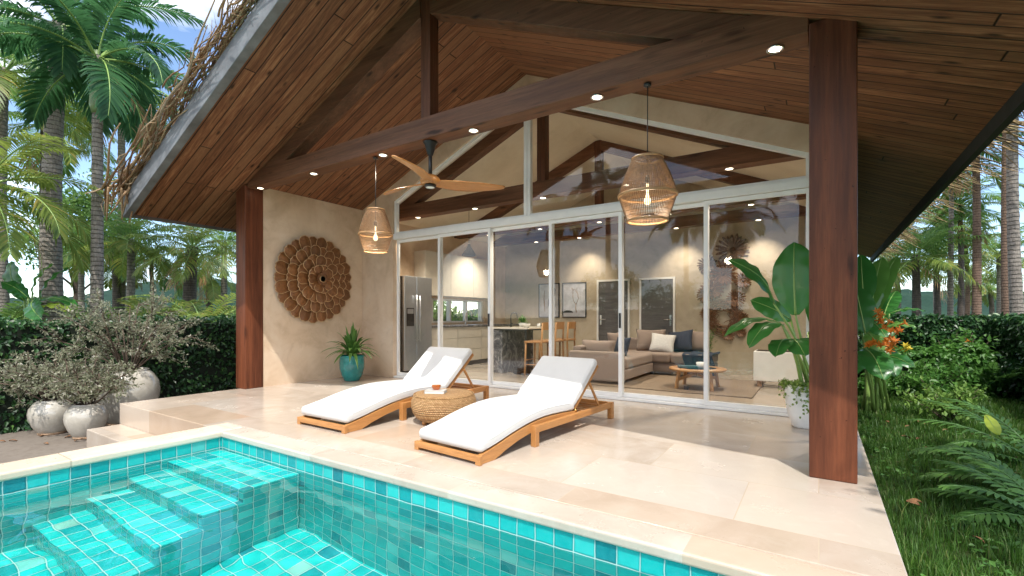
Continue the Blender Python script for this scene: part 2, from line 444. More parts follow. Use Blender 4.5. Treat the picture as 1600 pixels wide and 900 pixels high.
def glass_mat(name, tint=(.97,.985,.98), refl=1.0):
    """thin window glass: a Fresnel reflection over a clear, faintly tinted pane"""
    t = NT(name)
    bf = t.n('NewGeometry').outputs['Backfacing']
    fr = t.n('Fresnel', {'IOR': t.rng(bf, 0, 1, 1.52, 1/1.52)}).outputs[0]
    fac = t.math('MULTIPLY', fr, 1.15*refl, clamp=True)
    a = t.n('BsdfTransparent', {'Color': tint}); b = t.n('BsdfGlossy', {'Roughness': .0, 'Color': (1,1,1)})
    m = t.n('MixShader', {0: fac})
    t.t.links.new(a.outputs[0], m.inputs[1]); t.t.links.new(b.outputs[0], m.inputs[2]); t.t.links.new(m.outputs[0], t.out.inputs[0])
    return t.mat
M['glass'] = glass_mat('window_glass')
def drink_glass():
    t = NT('tumbler_glass'); t.bsdf(Base_Color=(1,1,1), Roughness=.0, Transmission_Weight=1.0, IOR=1.45)
    return t.mat
M['tumbler'] = glass_mat('tumbler_glass', (.96,.97,.97), 1.2)
def tea():
    t = NT('amber_tea')
    a = t.n('BsdfTransparent', {'Color': (.95,.50,.18)}); b = t.n('BsdfTranslucent', {'Color': (.80,.36,.10)}); d = t.n('BsdfDiffuse', {'Color': (.62,.22,.05)})
    m = t.n('MixShader', {0: .5}); q = t.n('MixShader', {0: .5})
    t.t.links.new(b.outputs[0], m.inputs[1]); t.t.links.new(d.outputs[0], m.inputs[2])
    t.t.links.new(a.outputs[0], q.inputs[1]); t.t.links.new(m.outputs[0], q.inputs[2]); t.t.links.new(q.outputs[0], t.out.inputs[0])
    return t.mat
M['tea'] = tea()

def water_mat():
    t = NT('pool_water')
    g = t.n('BsdfGlass', {'Color': (.90,.995,.985), 'Roughness': 0, 'IOR': 1.33})
    t.t.links.new(g.outputs[0], t.out.inputs[0])
    return t.mat
M['water'] = water_mat()

def petal_mat(name, c1, c2, rim):
    t = NT(name); v = t.coord()
    n = t.noise(v, 26, 5, .65, .5)
    ri = t.n('NewGeometry').outputs['Random Per Island']
    col = t.mix(t.rng(n, .3, .7, 0, 1), c1, c2)
    col = t.mix(t.rng(ri, 0, 1, 0, .5), col, tuple(x*.55 for x in c1))
    t.bsdf(Base_Color=col, Roughness=.42, Normal=t.bump(n, .5, .012))
    return t.mat
M['petal'] = petal_mat('carved_brown_petal', (.135,.048,.014), (.31,.13,.042), None)
M['petal_rim'] = simple('pale_petal_rim', (.48,.30,.15), .6, var=.3, scale=20)
M['dryflower'] = petal_mat('dried_brown_strip', (.12,.05,.02), (.29,.14,.06), None)
M['dryflower_grey'] = petal_mat('dried_grey_strip', (.10,.065,.045), (.21,.14,.10), None)

M['thatch'] = simple('dry_thatch', (.26,.19,.11), .95, var=.5, scale=30, bump=1, bscale=70)
def stalk(name, stops, rough=.8):
    t = NT(name)
    ri = t.n('NewGeometry').outputs['Random Per Island']
    col = t.ramp(ri, stops)
    n = t.noise(t.coord(), 40, 4, .6)
    col = t.mix(t.rng(n, .35, .7, 0, .5), col, (.05,.03,.018))
    t.bsdf(Base_Color=col, Roughness=rough, Normal=t.bump(n, .6, .006))
    return t.mat
M['twig'] = stalk('dead_branch', [(0,(.16,.085,.04)),(.4,(.34,.20,.10)),(.8,(.46,.32,.18)),(1,(.28,.23,.17))])
M['straw'] = stalk('dry_palm_straw', [(0,(.10,.065,.03)),(.4,(.24,.155,.065)),(.85,(.47,.34,.16)),(1,(.15,.14,.05))])

def bark(name, c1, c2, ring=11, vert=False):
    t = NT(name); v = t.coord()
    s = t.n('SeparateXYZ', {0: v})
    n = t.noise(v, 6, 6, .65); f = t.noise(t.coord((6,6,1)), 8, 5, .65)
    rr = t.math('FRACT', t.math('ADD', t.math('MULTIPLY', s.outputs[2], ring), t.math('MULTIPLY', n, .9)))
    rg = t.rng(rr, .0, .22, 0, 1)
    col = t.ramp(t.math('ADD', t.math('MULTIPLY', n, .5), t.math('MULTIPLY', f, .5)), [(.32, c1), (.62, c2)])
    col = t.mix(rg, tuple(x*.45 for x in c1), col)
    t.bsdf(Base_Color=col, Roughness=.9, Normal=t.bump(t.math('ADD', t.math('MULTIPLY', rg, .6), f), .8, .03))
    return t.mat
M['bark_grey'] = bark('ringed_grey_bark', (.12,.10,.085), (.33,.29,.25))
M['bark_brown'] = bark('ringed_brown_bark', (.10,.06,.042), (.24,.155,.11), 13)
M['bark_dark'] = bark('rough_dark_bark', (.05,.04,.035), (.15,.12,.10), 16)
M['crownshaft'] = simple('green_crownshaft', (.20,.27,.13), .4, var=.25, scale=5)
M['branch'] = simple('shrub_branch', (.10,.07,.05), .9, var=.3)

M['palm_dark'] = leafmat('palm_leaflet_deep_green', (.018,.075,.032), (.07,.19,.07), trans=.4)
M['palm_mid'] = leafmat('palm_leaflet_mid_green', (.05,.13,.025), (.17,.30,.07), trans=.45, extra=(.32,.28,.07))
M['palm_yellow'] = leafmat('palm_leaflet_yellow_green', (.09,.16,.03), (.27,.33,.07), trans=.45, extra=(.45,.33,.09))
M['palm_dead'] = leafmat('palm_leaflet_dry', (.22,.12,.05), (.42,.27,.12), trans=.2)
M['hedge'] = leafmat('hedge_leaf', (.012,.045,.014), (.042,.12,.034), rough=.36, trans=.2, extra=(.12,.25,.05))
M['hedge_core'] = simple('hedge_dark_core', (.008,.014,.006), .95, var=.4)
M['shrub'] = leafmat('shrub_leaf', (.04,.13,.022), (.14,.31,.06), rough=.4)
M['shrub_light'] = leafmat('light_shrub_leaf', (.08,.18,.03), (.23,.37,.08), rough=.4)
M['silver'] = leafmat('silver_green_leaf', (.10,.125,.055), (.36,.36,.26), rough=.6, trans=.3, extra=(.54,.50,.45))
M['broad'] = leafmat('broad_leaf_green', (.020,.115,.022), (.05,.20,.038), rough=.28, trans=.3, spec=.5)
M['broad_light'] = leafmat('broad_leaf_light_green', (.07,.20,.03), (.14,.30,.06), rough=.3, trans=.35)
M['rib'] = simple('pale_leaf_rib', (.25,.38,.10), .4, var=.15)
M['stem'] = simple('leaf_stalk_green', (.07,.16,.035), .4, var=.25)
M['fern'] = leafmat('fern_green', (.045,.125,.025), (.13,.28,.06), rough=.5)
M['grassblade'] = leafmat('grass_blade', (.030,.09,.012), (.10,.22,.03), rough=.5, trans=.4, extra=(.24,.25,.08))
M['strap'] = leafmat('strap_leaf', (.05,.14,.03), (.16,.33,.08), trans=.4)
M['spill'] = leafmat('trailing_leaf', (.10,.18,.03), (.24,.34,.08), rough=.45)
M['orange'] = leafmat('orange_petal', (.62,.15,.02), (.80,.28,.03), rough=.5, trans=.3)
M['yellow'] = leafmat('yellow_petal', (.70,.50,.03), (.80,.62,.06), rough=.5, trans=.3)
M['yellow_leaf'] = leafmat('yellow_green_leaf', (.34,.46,.04), (.48,.58,.08), rough=.4)
M['brown_leaf'] = simple('dry_brown_leaf', (.20,.095,.04), .8, var=.4, scale=30)
M['forest'] = leafmat('forest_leaf', (.012,.035,.014), (.04,.085,.03), rough=.6)

def ground_mat(name, c1, c2, c3, sc=3.0, bump=.6):
    t = NT(name); v = t.coord()
    a = t.noise(v, sc*.25, 5); b = t.noise(v, sc*6, 6, .7)
    col = t.ramp(a, [(.3, c1), (.7, c2)])
    col = t.mix(t.rng(b, .45, .75, 0, .6), col, c3)
    t.bsdf(Base_Color=col, Roughness=.95, Specular_IOR_Level=.05, Normal=t.bump(b, bump, .02))
    return t.mat
M['lawn'] = ground_mat('turf_soil', (.018,.035,.010), (.035,.060,.016), (.045,.035,.02))
M['ground'] = ground_mat('rough_garden_ground', (.035,.055,.018), (.06,.085,.03), (.07,.055,.03))
M['patio'] = ground_mat('worn_concrete_patio', (.15,.125,.105), (.20,.175,.15), (.11,.09,.075), 2.0, .15)
M['hill'] = ground_mat('wooded_hillside', (.016,.038,.030), (.030,.060,.040), (.010,.024,.020), .12, 1.0)
# ------------------------------------------------------------------ setting: pool, terrace, ground
def by_normal(o, tol=.7):
    """tile material slot by the way each face looks: 0 flat, 1 along X, 2 across"""
    for p in o.data.polygons:
        n = p.normal
        p.material_index = 0 if abs(n.z) > tol else (1 if abs(n.y) > tol else 2)
TILES = [M['tile_xy'], M['tile_xz'], M['tile_yz']]
WZ = -.165
PX0, PX1, PY0, PY1, PZ = -4.84, .02, -5.0, 2.30, -1.33
b = MB(); b.box(PX0-.14, PX1+.14, PY0-.14, PY1+.14, PZ-.12, PZ)
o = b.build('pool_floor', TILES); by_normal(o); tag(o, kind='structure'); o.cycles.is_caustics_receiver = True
b = MB()
b.box(PX0-.14, PX0, PY0-.14, PY1+.14, PZ+.001, -.062)
b.box(PX1, PX1+.14, PY0-.14, PY1+.14, PZ+.001, -.062)
b.box(PX0+.001, PX1-.001, PY1, PY1+.14, PZ+.001, -.062)
b.box(PX0+.001, PX1-.001, PY0-.14, PY0, PZ+.001, -.062)
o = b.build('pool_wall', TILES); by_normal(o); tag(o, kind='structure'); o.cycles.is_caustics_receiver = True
prof = [(PY1-.001, PZ+.002), (PY1-.001, -.215), (1.84, -.215), (1.84, -.46), (1.56, -.46), (1.56, -.72), (1.285, -.72), (1.285, -.975), (1.0, -.975), (1.0, PZ+.002)]
b = MB(); b.prism(prof, 'X', PX0+.002, -3.56)
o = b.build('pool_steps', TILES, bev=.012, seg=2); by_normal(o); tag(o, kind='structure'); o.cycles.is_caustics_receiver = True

# water: a gently rippled sheet
def wz(x, y):
    p = Vector((x, y, 0))
    h = noise.noise(p*1.5 + Vector((3,1,7)))*.007 + noise.noise(Vector((x*3.4+5, y*3.4, 4)))*.0042 + noise.noise(Vector((x*7.5, y*7.5, 9)))*.0013
    return WZ + h
b = MB()
nx, ny = 190, 270
b.grid(lambda u, v: (PX0+.0005+(PX1-PX0-.001)*u, PY0+.0005+(PY1-PY0-.001)*v, wz(PX0+(PX1-PX0)*u, PY0+(PY1-PY0)*v)), nx, ny)
water = b.build('water', M['water'], fix=False); tag(water, kind='structure')
for p in water.data.polygons[:1]:
    if p.normal.z < 0: water.data.flip_normals()
water.cycles.is_caustics_caster = True

b = MB(); b.box(-4.819, .32, 2.28, 2.502, -.058, .0)
tag(b.build('pool_coping', M['coping'], bev=.014, seg=3), kind='structure')
b = MB(); b.box(-5.162, -4.822, -5.3, 2.502, -.064, .0)
tag(b.build('pool_coping', M['coping_side'], bev=.018, seg=3), kind='structure')
b = MB(); b.box(.0, .32, -5.3, 2.277, -.058, .0)
tag(b.build('pool_coping', M['coping_side'], bev=.014, seg=3), kind='structure')
b = MB(); b.box(-5.14, -4.985, -5.3, 2.45, -.6, -.066)
tag(b.build('pool_kerb_wall', M['plaster']), kind='structure')
b = MB(); b.box(.162, .318, -5.3, 2.45, -.6, -.06)
tag(b.build('pool_kerb_wall', M['plaster']), kind='structure')

b = MB()
b.prism([(-7.46,2.32), (-5.165,2.32), (-5.165,2.505), (.32,2.505), (.32,5.985), (-7.46,5.985)], 'Z', -.62, .0)
tag(b.build('terrace', M['stone'], bev=.008, seg=2), kind='structure')
b = MB(); b.box(-7.40, -5.166, 1.98, 2.317, -.62, -.255)
tag(b.build('terrace_step', M['stone'], bev=.01), kind='structure')
b = MB(); b.box(-7.30, .0, 5.99, 15.0, -.62, -.001)
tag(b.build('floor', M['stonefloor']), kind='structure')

# ground with a hole for the pool; raised lawn on the right; worn patio on the left
b = MB()
hx0, hx1, hy0, hy1 = -5.05, .25, -5.2, 2.4
G = 420
xs = [-G, -60, hx0, hx1, 60, G]; ys = [-G, -60, hy0, hy1, 60, G]
for i in range(5):
    for j in range(5):
        if i == 2 and j == 2: continue
        b.add([(xs[i],ys[j],-.5), (xs[i+1],ys[j],-.5), (xs[i+1],ys[j+1],-.5), (xs[i],ys[j+1],-.5)], [(0,1,2,3)])
tag(b.build('ground', M['ground'], weld=True), kind='structure')
b = MB(); b.box(-9.6, -5.141, -6.0, 9.0, -.6, -.468)
tag(b.build('patio', M['patio']), kind='structure')
def lawn_z(x, y):
    return -.115 + .022*noise.noise(Vector((x*.9, y*.9, 2))) + .012*noise.noise(Vector((x*3, y*3, 5)))
b = MB()
b.grid(lambda u, v: (.322+30*u**2, -6+56*v, lawn_z(.322+30*u**2, -6+56*v) - (0 if u > .02 else .02)), 60, 130)
tag(b.build('lawn', M['lawn'], fix=False), kind='structure')

# wooded hills far off
def hill_h(a):
    return 11 + 9*noise.noise(Vector((a*2.3, 1.7, 0))) + 5*noise.noise(Vector((a*6, 4, 2))) + 2.0*noise.noise(Vector((a*16, 4, 8)))
b = MB()
def hillp(u, v):
    a = R(20) + (R(200)-R(20))*u
    rad = 170 + 210*v
    prof = math.sin(min(1, v*1.6)*PI/2)
    boost = 1.25 + .9*math.exp(-((a-R(150))/R(16))**2)
    z = -1 + prof*hill_h(a)*boost + (1.5*noise.noise(Vector((a*90, v*40, 3))) + 1.0*noise.noise(Vector((a*220, v*90, 9))))*min(1, v*5)
    return (rad*math.cos(a), rad*math.sin(a), z)
b.grid(hillp, 420, 46)
tag(b.build('hills', M['hill'], fix=False), kind='structure')
# ------------------------------------------------------------------ the villa
RX, RZ, SL = -3.65, 4.70, .43
EL, ER = -8.50, 1.13
YF, YB = 2.79, 15.5
def zs(x): return RZ - SL*abs(x-RX)
villa = thing('pool_villa', 'open gabled villa with beige plaster walls, dark timber porch and thatched roof', 'house', (0,0,0))

# roof
b = MB()
t0, t1 = .056, .34
b.prism([(EL-.05, zs(EL-.05)+t0), (EL-.05, zs(EL-.05)+t1), (RX, RZ+t1), (RX, RZ+t0)], 'Y', YF+.005, YB+.1)
b.prism([(RX+.001, RZ+t0), (RX+.001, RZ+t1), (ER+.05, zs(ER+.05)+t1), (ER+.05, zs(ER+.05)+t0)], 'Y', YF+.005, YB+.1)
roof = b.build('roof', M['thatch'], villa)
b = MB()
b.prism([(EL, zs(EL)), (EL, zs(EL)+.05), (RX, RZ+.05), (RX, RZ)], 'Y', YF, YB)
b.prism([(RX+.0015, RZ), (RX+.0015, RZ+.05), (ER, zs(ER)+.05), (ER, zs(ER))], 'Y', YF, YB)
b.build('soffit', M['soffit'], roof)
b = MB()
b.prism([(EL-.03, zs(EL-.03)-.05), (EL-.03, zs(EL-.03)+.235), (RX, RZ+.235), (RX, RZ-.05)], 'Y', YF-.10, YF-.002)
b.build('barge_board', M['grey_board'], roof, bev=.006)
b = MB()
b.prism([(RX+.002, RZ-.05), (RX+.002, RZ+.235), (ER+.06, zs(ER+.06)+.235), (ER+.06, zs(ER+.06)-.05)], 'Y', YF-.10, YF-.002)
b.build('barge_board', M['grey_board'], roof, bev=.006)
b = MB(); b.box(EL-.034, EL-.002, YF, YB, zs(EL)-.045, zs(EL)+.2)
b.build('fascia', M['eave'], roof)
b = MB(); b.box(ER+.002, ER+.055, YF, YB, zs(ER)-.12, zs(ER)+.16)
b.build('fascia', M['dark_fascia'], roof)

# bundle of dead branches along the left gable edge
b = MB(); rt = random.Random(5)
ux = Vector((1, 0, SL)).normalized(); un = Vector((-SL, 0, 1)).normalized()
for i in range(400):
    s0 = rt.uniform(-.30, 5.0)
    big = rt.random() < .3
    L = rt.uniform(.8, 2.0) if big else rt.uniform(.2, .7)
    h = .25 + abs(rt.gauss(0, .10)); yy = YF - .06 + rt.gauss(0, .10)
    r0 = rt.uniform(.009, .020) if big else rt.uniform(.004, .012)
    dh = rt.gauss(0, .05) if big else rt.gauss(0, .16); dy = rt.gauss(0, .06) if big else rt.gauss(0, .12)
    pts = []
    ph, am = rt.uniform(0, 6), rt.uniform(.01, .04)
    for k in range(7):
        q = k/6
        p = Vector((EL-.05, yy, zs(EL-.05))) + ux*(s0 + L*q) + un*(h + dh*q*L + am*math.sin(ph+q*7)) + Vector((0, dy*q*L + am*math.cos(ph*1.7+q*6), 0))
        pts.append(p)
    b.tube(pts, [r0*(1-.6*k/6) for k in range(7)], 6)
for i in range(22):       # lower end droops past the corner
    p0 = Vector((EL + rt.uniform(-.05,.35), YF-.1+rt.gauss(-.02,.12), zs(EL)+.22+rt.uniform(0,.25)))
    d = Vector((-rt.uniform(.12,.38), rt.gauss(0,.12), -rt.uniform(.12,.42)))
    b.tube([p0, p0+d*.4+Vector((0,0,.03)), p0+d*.75, p0+d], [.016,.014,.011,.005], 6)
for i in range(620):      # fine broken ends and fibres
    p0 = Vector((EL-.05, YF-.06+rt.gauss(0,.11), zs(EL-.05))) + ux*rt.uniform(-.25,5.9) + un*(.24+abs(rt.gauss(0,.12)))
    d = (ux*rt.choice((-1,1))*rt.uniform(.3,1) + un*rt.gauss(.15,.45) + Vector((0,rt.gauss(0,.4),0))).normalized()*rt.uniform(.06,.28)
    w_ = rt.uniform(.0015,.0045)
    b.tube([p0, p0+d*.5+Vector((0,0,rt.gauss(0,.012))), p0+d], [w_, w_*.8, w_*.3], 4)
b.build('twig_edging', M['twig'], roof, fix=False)
# straw sticking out past the right eave
b = MB()
for i in range(380):
    y = YF + .3 + (YB-YF)*rt.random()
    x0 = ER - .05; z0 = zs(ER) + .10 + rt.uniform(0, .16)
    L = rt.uniform(.22, .62); fy = rt.gauss(.05, .55); dr = rt.uniform(.05, .4)
    pts = [Vector((x0 + L*q*.93, y + fy*q*L, z0 - .43*L*q*.6 - dr*q*q*L)) for q in (0,.33,.66,1)]
    w = rt.uniform(.003, .009)
    b.tube(pts, [w, w, w*.8, w*.25], 4, smooth=False)
b.build('straw_fringe', M['straw'], roof, fix=False)

# posts, tie beam, king post, rafters
TY0, TY1 = 3.83, 4.05
b = MB(); b.box(-.056, .214, 3.83, 4.08, .0, zs(.08)+.02); b.build('post', M['post'], villa, bev=.008)
b = MB(); b.box(-7.56, -7.29, 3.80, 4.08, .0, zs(-7.42)+.02); b.build('post', M['post'], villa, bev=.008)
b = MB(); b.box(-7.288, -.058, TY0+.004, TY1, 3.06, 3.30); tie = b.build('tie_beam', M['beam'], villa, bev=.007)
def downlight(parent, x, y, z, r=.05):
    b = MB()
    b.lathe([(r*1.35,-.002),(r*1.4,-.007),(r*1.28,-.012),(r*1.02,-.010),(r,-.004)], 28)
    b.mat = 1; b.lathe([(.0001,-.0045),(r*.99,-.0045)], 28)
    b.mat = 0; b.lathe([(r*1.3,-.0035),(.0001,-.0035)], 20)
    b.build('downlight', [M['chrome'], M['sconce']], parent, (x, y, z), fix=False)
for x in (-7.12, -5.79, -4.42, -3.04, -1.655, -.267): downlight(tie, x, 3.94, 3.06, .043)
b = MB(); b.box(RX-.07, RX+.07, TY0+.03, TY0+.17, 3.302, RZ-.02); b.build('king_post', M['beam_y'], villa, bev=.006)
for sgn in (-1, 1):
    xe = RX + sgn*3.62
    z0, z1 = zs(xe), RZ
    b = MB()
    b.prism([(RX+sgn*.072, zs(RX+sgn*.072)-.004), (RX+sgn*.072, zs(RX+sgn*.072)-.24), (xe+ (-sgn)*.02-.0*sgn, max(3.302, zs(xe)-.24)), (xe, zs(xe)-.004)] if zs(xe)-.24 > 3.302 else
            [(RX+sgn*.072, zs(RX+sgn*.072)-.004), (RX+sgn*.072, zs(RX+sgn*.072)-.24), (RX+sgn*(RZ-.24-3.302)/SL, 3.302), (RX+sgn*(RZ-.004-3.302)/SL, 3.302)], 'Y', TY0+.02, TY1-.02)
    b.build('rafter', M['beam'], villa, bev=.006)

# walls
WY0, WY1, WZ0, WZ1 = 7.35, 9.9, .96, 1.52
b = MB()
b.box(-7.5, -7.3, 4.083, WY0, -.3, zs(-7.3)+.01)
b.box(-7.5, -7.3, WY1, 15.0, -.3, zs(-7.3)+.01)
b.box(-7.5, -7.3, WY0+.0005, WY1-.0005, -.3, WZ0)
b.box(-7.5, -7.3, WY0+.0005, WY1-.0005, WZ1, zs(-7.3)+.01)
b.build('side_wall', M['plaster'], villa)
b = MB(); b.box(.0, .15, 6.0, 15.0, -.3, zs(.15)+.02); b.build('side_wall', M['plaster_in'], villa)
GB = .29        # plaster band between soffit and glass
b = MB()
b.prism([(-7.299, 0), (-6.47, 0), (-6.47, zs(-6.47)+.02), (-7.299, zs(-7.299)+.02)], 'Y', 6.0, 6.15)
b.prism([(-6.469, zs(-6.469)-GB), (RX, RZ-GB), (RX, RZ+.02), (-6.469, zs(-6.469)+.02)], 'Y', 6.001, 6.15)
b.prism([(RX+.001, RZ-GB), (-.06, zs(-.06)-GB), (-.06, zs(-.06)+.02), (RX+.001, RZ+.02)], 'Y', 6.001, 6.15)
b.prism([(-.059, 0), (-.001, 0), (-.001, zs(0)+.02), (-.059, zs(-.059)+.02)], 'Y', 6.0, 6.15)
b.build('facade_wall', M['plaster'], villa)
BY = 10.9
b = MB(); b.prism([(-7.299, 0), (-.001, 0), (-.001, zs(0)-.05), (RX, RZ-.05), (-7.299, zs(-7.299)-.05)], 'Y', BY, BY+.15)
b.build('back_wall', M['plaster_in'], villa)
b = MB()
b.prism([(-7.298, zs(-7.298)-.10), (RX, RZ-.10), (-.002, zs(-.002)-.10), (-.002, zs(-.002)-.06), (RX, RZ-.06), (-7.298, zs(-7.298)-.06)], 'Y', 6.152, BY-.002)
b.build('ceiling', M['ceiling'], villa)

# indoor trusses
for yy, zb in ((6.42, 2.98), (8.7, 2.98)):
    b = MB(); b.box(-7.297, -.003, yy, yy+.2, zb, zb+.24)
    tr = b.build('ceiling_beam', M['beam'], villa, bev=.006)
    b = MB(); b.box(RX-.07, RX+.07, yy+.03, yy+.17, zb+.242, RZ-.12); b.build('king_post', M['beam_y'], tr)
    for sgn in (-1, 1):
        zt = zb+.242
        b = MB()
        b.prism([(RX+sgn*.072, zs(RX+sgn*.072)-.104), (RX+sgn*.072, zs(RX+sgn*.072)-.30), (RX+sgn*(RZ-.30-zt)/SL, zt), (RX+sgn*(RZ-.104-zt)/SL, zt)], 'Y', yy+.02, yy+.18)
        b.build('rafter', M['beam'], tr)
    for x in (-6.35, -5.0, -3.65, -2.3, -.95): downlight(tr, x, yy+.1, zb, .045)
b = MB(); b.box(-7.297, -.003, 10.18, 10.38, 2.98, 3.2)
tr = b.build('ceiling_beam', M['beam'], villa, bev=.006)
for x in (-5.95, -4.77, -2.53, -.98): downlight(tr, x, 10.28, 2.98, .05)

# sliding glass doors and gable windows in white frames
XS = [-6.46, -5.40, -4.35, -3.26, -2.21, -1.14, -.065]
for i in range(6):
    x0, x1 = XS[i], XS[i+1]
    y = 6.035 if i % 2 else 6.082
    x0 -= .0 if i == 0 else .025; x1 += .025 if i < 5 else 0
    b = MB(); w, d, zb, zt = .05, .038, .035, 2.495
    b.box(x0, x0+w, y, y+d, zb, zt); b.box(x1-w, x1, y, y+d, zb, zt)
    b.box(x0+w, x1-w, y+.001, y+d-.001, zb, zb+.055); b.box(x0+w, x1-w, y+.001, y+d-.001, zt-.05, zt)
    dr = b.build('sliding_door', M['alu'], villa, bev=.003)
    b = MB(); b.add([(x0+w-.005,y+d/2,zb+.05),(x1-w+.005,y+d/2,zb+.05),(x1-w+.005,y+d/2,zt-.045),(x0+w-.005,y+d/2,zt-.045)], [(0,1,2,3)])
    b.build('glass', M['glass'], dr, fix=False)
    if i in (1, 3):
        b = MB(); b.box(x1-.036, x1-.014, y-.018, y-.001, .95, 1.15); b.build('handle', M['black'], dr)
b = MB(); b.box(-6.468, -.061, 6.012, 6.145, .0, .032); b.build('door_track', M['alu'], villa, bev=.004)
b = MB(); b.box(-6.468, -.061, 6.004, 6.145, 2.50, 2.60); b.build('transom', M['alu'], villa, bev=.004)
def zg(x): return zs(x) - GB - .002
for sgn, xa, xb in ((-1, -6.466, RX-.003), (1, RX+.003, -.063)):
    y0, y1 = 6.03, 6.10
    b = MB(); w = .055
    xl, xr = xa, xb
    zl, zr = zg(xl), zg(xr)
    b.prism([(xl, 2.602), (xl+w, 2.602), (xl+w, zg(xl+w)), (xl, zl)], 'Y', y0, y1)
    b.prism([(xr-w, 2.602), (xr, 2.602), (xr, zr), (xr-w, zg(xr-w))], 'Y', y0, y1)
    b.prism([(xl+w, zg(xl+w)-.055), (xr-w, zg(xr-w)-.055), (xr-w, zg(xr-w)), (xl+w, zg(xl+w))], 'Y', y0+.001, y1-.001)
    b.box(xl+w, xr-w, y0+.002, y1-.002, 2.602, 2.632)
    gw = b.build('gable_window', M['alu'], villa, bev=.003)
    b = MB(); b.add([(xl+w-.004,6.065,2.63),(xr-w+.004,6.065,2.63),(xr-w+.004,6.065,zg(xr-w)-.05),(xl+w-.004,6.065,zg(xl+w)-.05)], [(0,1,2,3)])
    b.build('glass', M['glass'], gw, fix=False)

# kitchen window in the left wall
b = MB()
b.box(-7.46, -7.34, WY0, WY1, WZ0, WZ0+.04); b.box(-7.46, -7.34, WY0, WY1, WZ1-.04, WZ1)
nm = 4
for k in range(nm+1):
    y = WY0 + (WY1-WY0-.05)*k/nm
    b.box(-7.455, -7.345, y, y+.05, WZ0+.041, WZ1-.041)
kw = b.build('kitchen_window', M['alu'], villa)
b = MB(); b.add([(-7.4,WY0+.02,WZ0+.02),(-7.4,WY1-.02,WZ0+.02),(-7.4,WY1-.02,WZ1-.02),(-7.4,WY0+.02,WZ1-.02)], [(0,1,2,3)])
b.build('glass', M['glass'], kw, fix=False)

# two inner doors in the back wall
for x0, x1, hs in ((-4.57, -3.745, -1), (-3.51, -2.70, 1)):
    b = MB(); b.box(x0+.045, x1-.045, BY-.03, BY-.003, .008, 1.955)
    d = b.build('inner_door', M['grey_door'], villa)
    b = MB(); b.box(x0, x0+.043, BY-.045, BY-.002, 0, 2.0); b.box(x1-.043, x1, BY-.045, BY-.002, 0, 2.0); b.box(x0+.0435, x1-.0435, BY-.044, BY-.002, 1.957, 2.0)
    b.build('door_frame', M['white'], d)
    b = MB(); hx = x0+.10 if hs < 0 else x1-.10
    b.box(hx-.022, hx+.022, BY-.042, BY-.0305, .90, 1.14)
    b.tube([(hx, BY-.043, 1.04), (hx, BY-.085, 1.04)], .011, 10)
    b.tube([(hx, BY-.082, 1.04), (hx - hs*.15, BY-.082, 1.04)], .011, 10)
    b.build('handle', M['chrome'], d)
# ------------------------------------------------------------------ sun loungers
def smooth_path(pts, n):
    """Catmull-Rom through 2-D points"""
    out = []
    P = [Vector(p) for p in pts]
    P = [P[0]*2-P[1]] + P + [P[-1]*2-P[-2]]
    seg = len(P)-3
    for i in range(n+1):
        t = i/n*seg; k = min(int(t), seg-1); u = t-k
        a, b_, c_, d = P[k], P[k+1], P[k+2], P[k+3]
        out.append(.5*((2*b_) + (c_-a)*u + (2*a-5*b_+4*c_-d)*u*u + (3*b_-a-3*c_+d)*u**3))
    return out
ARCH = [(0,.072), (.2,.112), (.42,.160), (.64,.195), (.85,.210), (1.1,.205), (1.36,.188)]
def pad(b, path, w, th, rnd_r=.03):
    """upholstered pad swept along a (y, z) path of its underside, soft edges all round"""
    n = len(path); rings = []
    for i, p in enumerate(path):
        d = (path[min(i+1,n-1)] - path[max(i-1,0)]).normalized(); nn = Vector((-d.y, d.x))
        rings.append((p, nn, d))
    # rounded ends: extra rings pulled in
    seq = []
    for q, ins in ((0, .45), (.012, .16), (.03, .0)): seq.append((0, q, ins))
    for i in range(1, n-1): seq.append((i, None, 0))
    for q, ins in ((.03, .0), (.012, .16), (0, .45)): seq.append((n-1, -q, ins))
    L = []
    K = 5
    for i, q, ins in seq:
        p, nn, d = rings[i]
        if q is not None: p = p + d*q
        t = th*(1-ins); hw = w/2 - ins*.05
        r = min(rnd_r, t/2.01)
        ring = []
        for cx, cz, a0 in ((hw-r, t-r, 0), (-hw+r, t-r, 90), (-hw+r, r, 180), (hw-r, r, 270)):
            for k in range(K+1):
                a = R(a0 + 90*k/K)
                x = cx + r*math.cos(a); z = cz + r*math.sin(a) + ins*th*.5
                crown = .010*(1-(x/hw)**2)*(1 if z > t*.5 else 0)
                e = nn*(z+crown)
                ring.append((x, p.x+e.x, p.y+e.y))
        L.append(ring)
    m = len(L[0]); vs = [v for r_ in L for v in r_]; fs = []
    for i in range(len(L)-1):
        for j in range(m):
            fs.append((i*m+j, i*m+(j+1)%m, (i+1)*m+(j+1)%m, (i+1)*m+j))
    fs.append(tuple(range(m-1,-1,-1))); fs.append(tuple((len(L)-1)*m+j for j in range(m)))
    b.add(vs, fs, True)
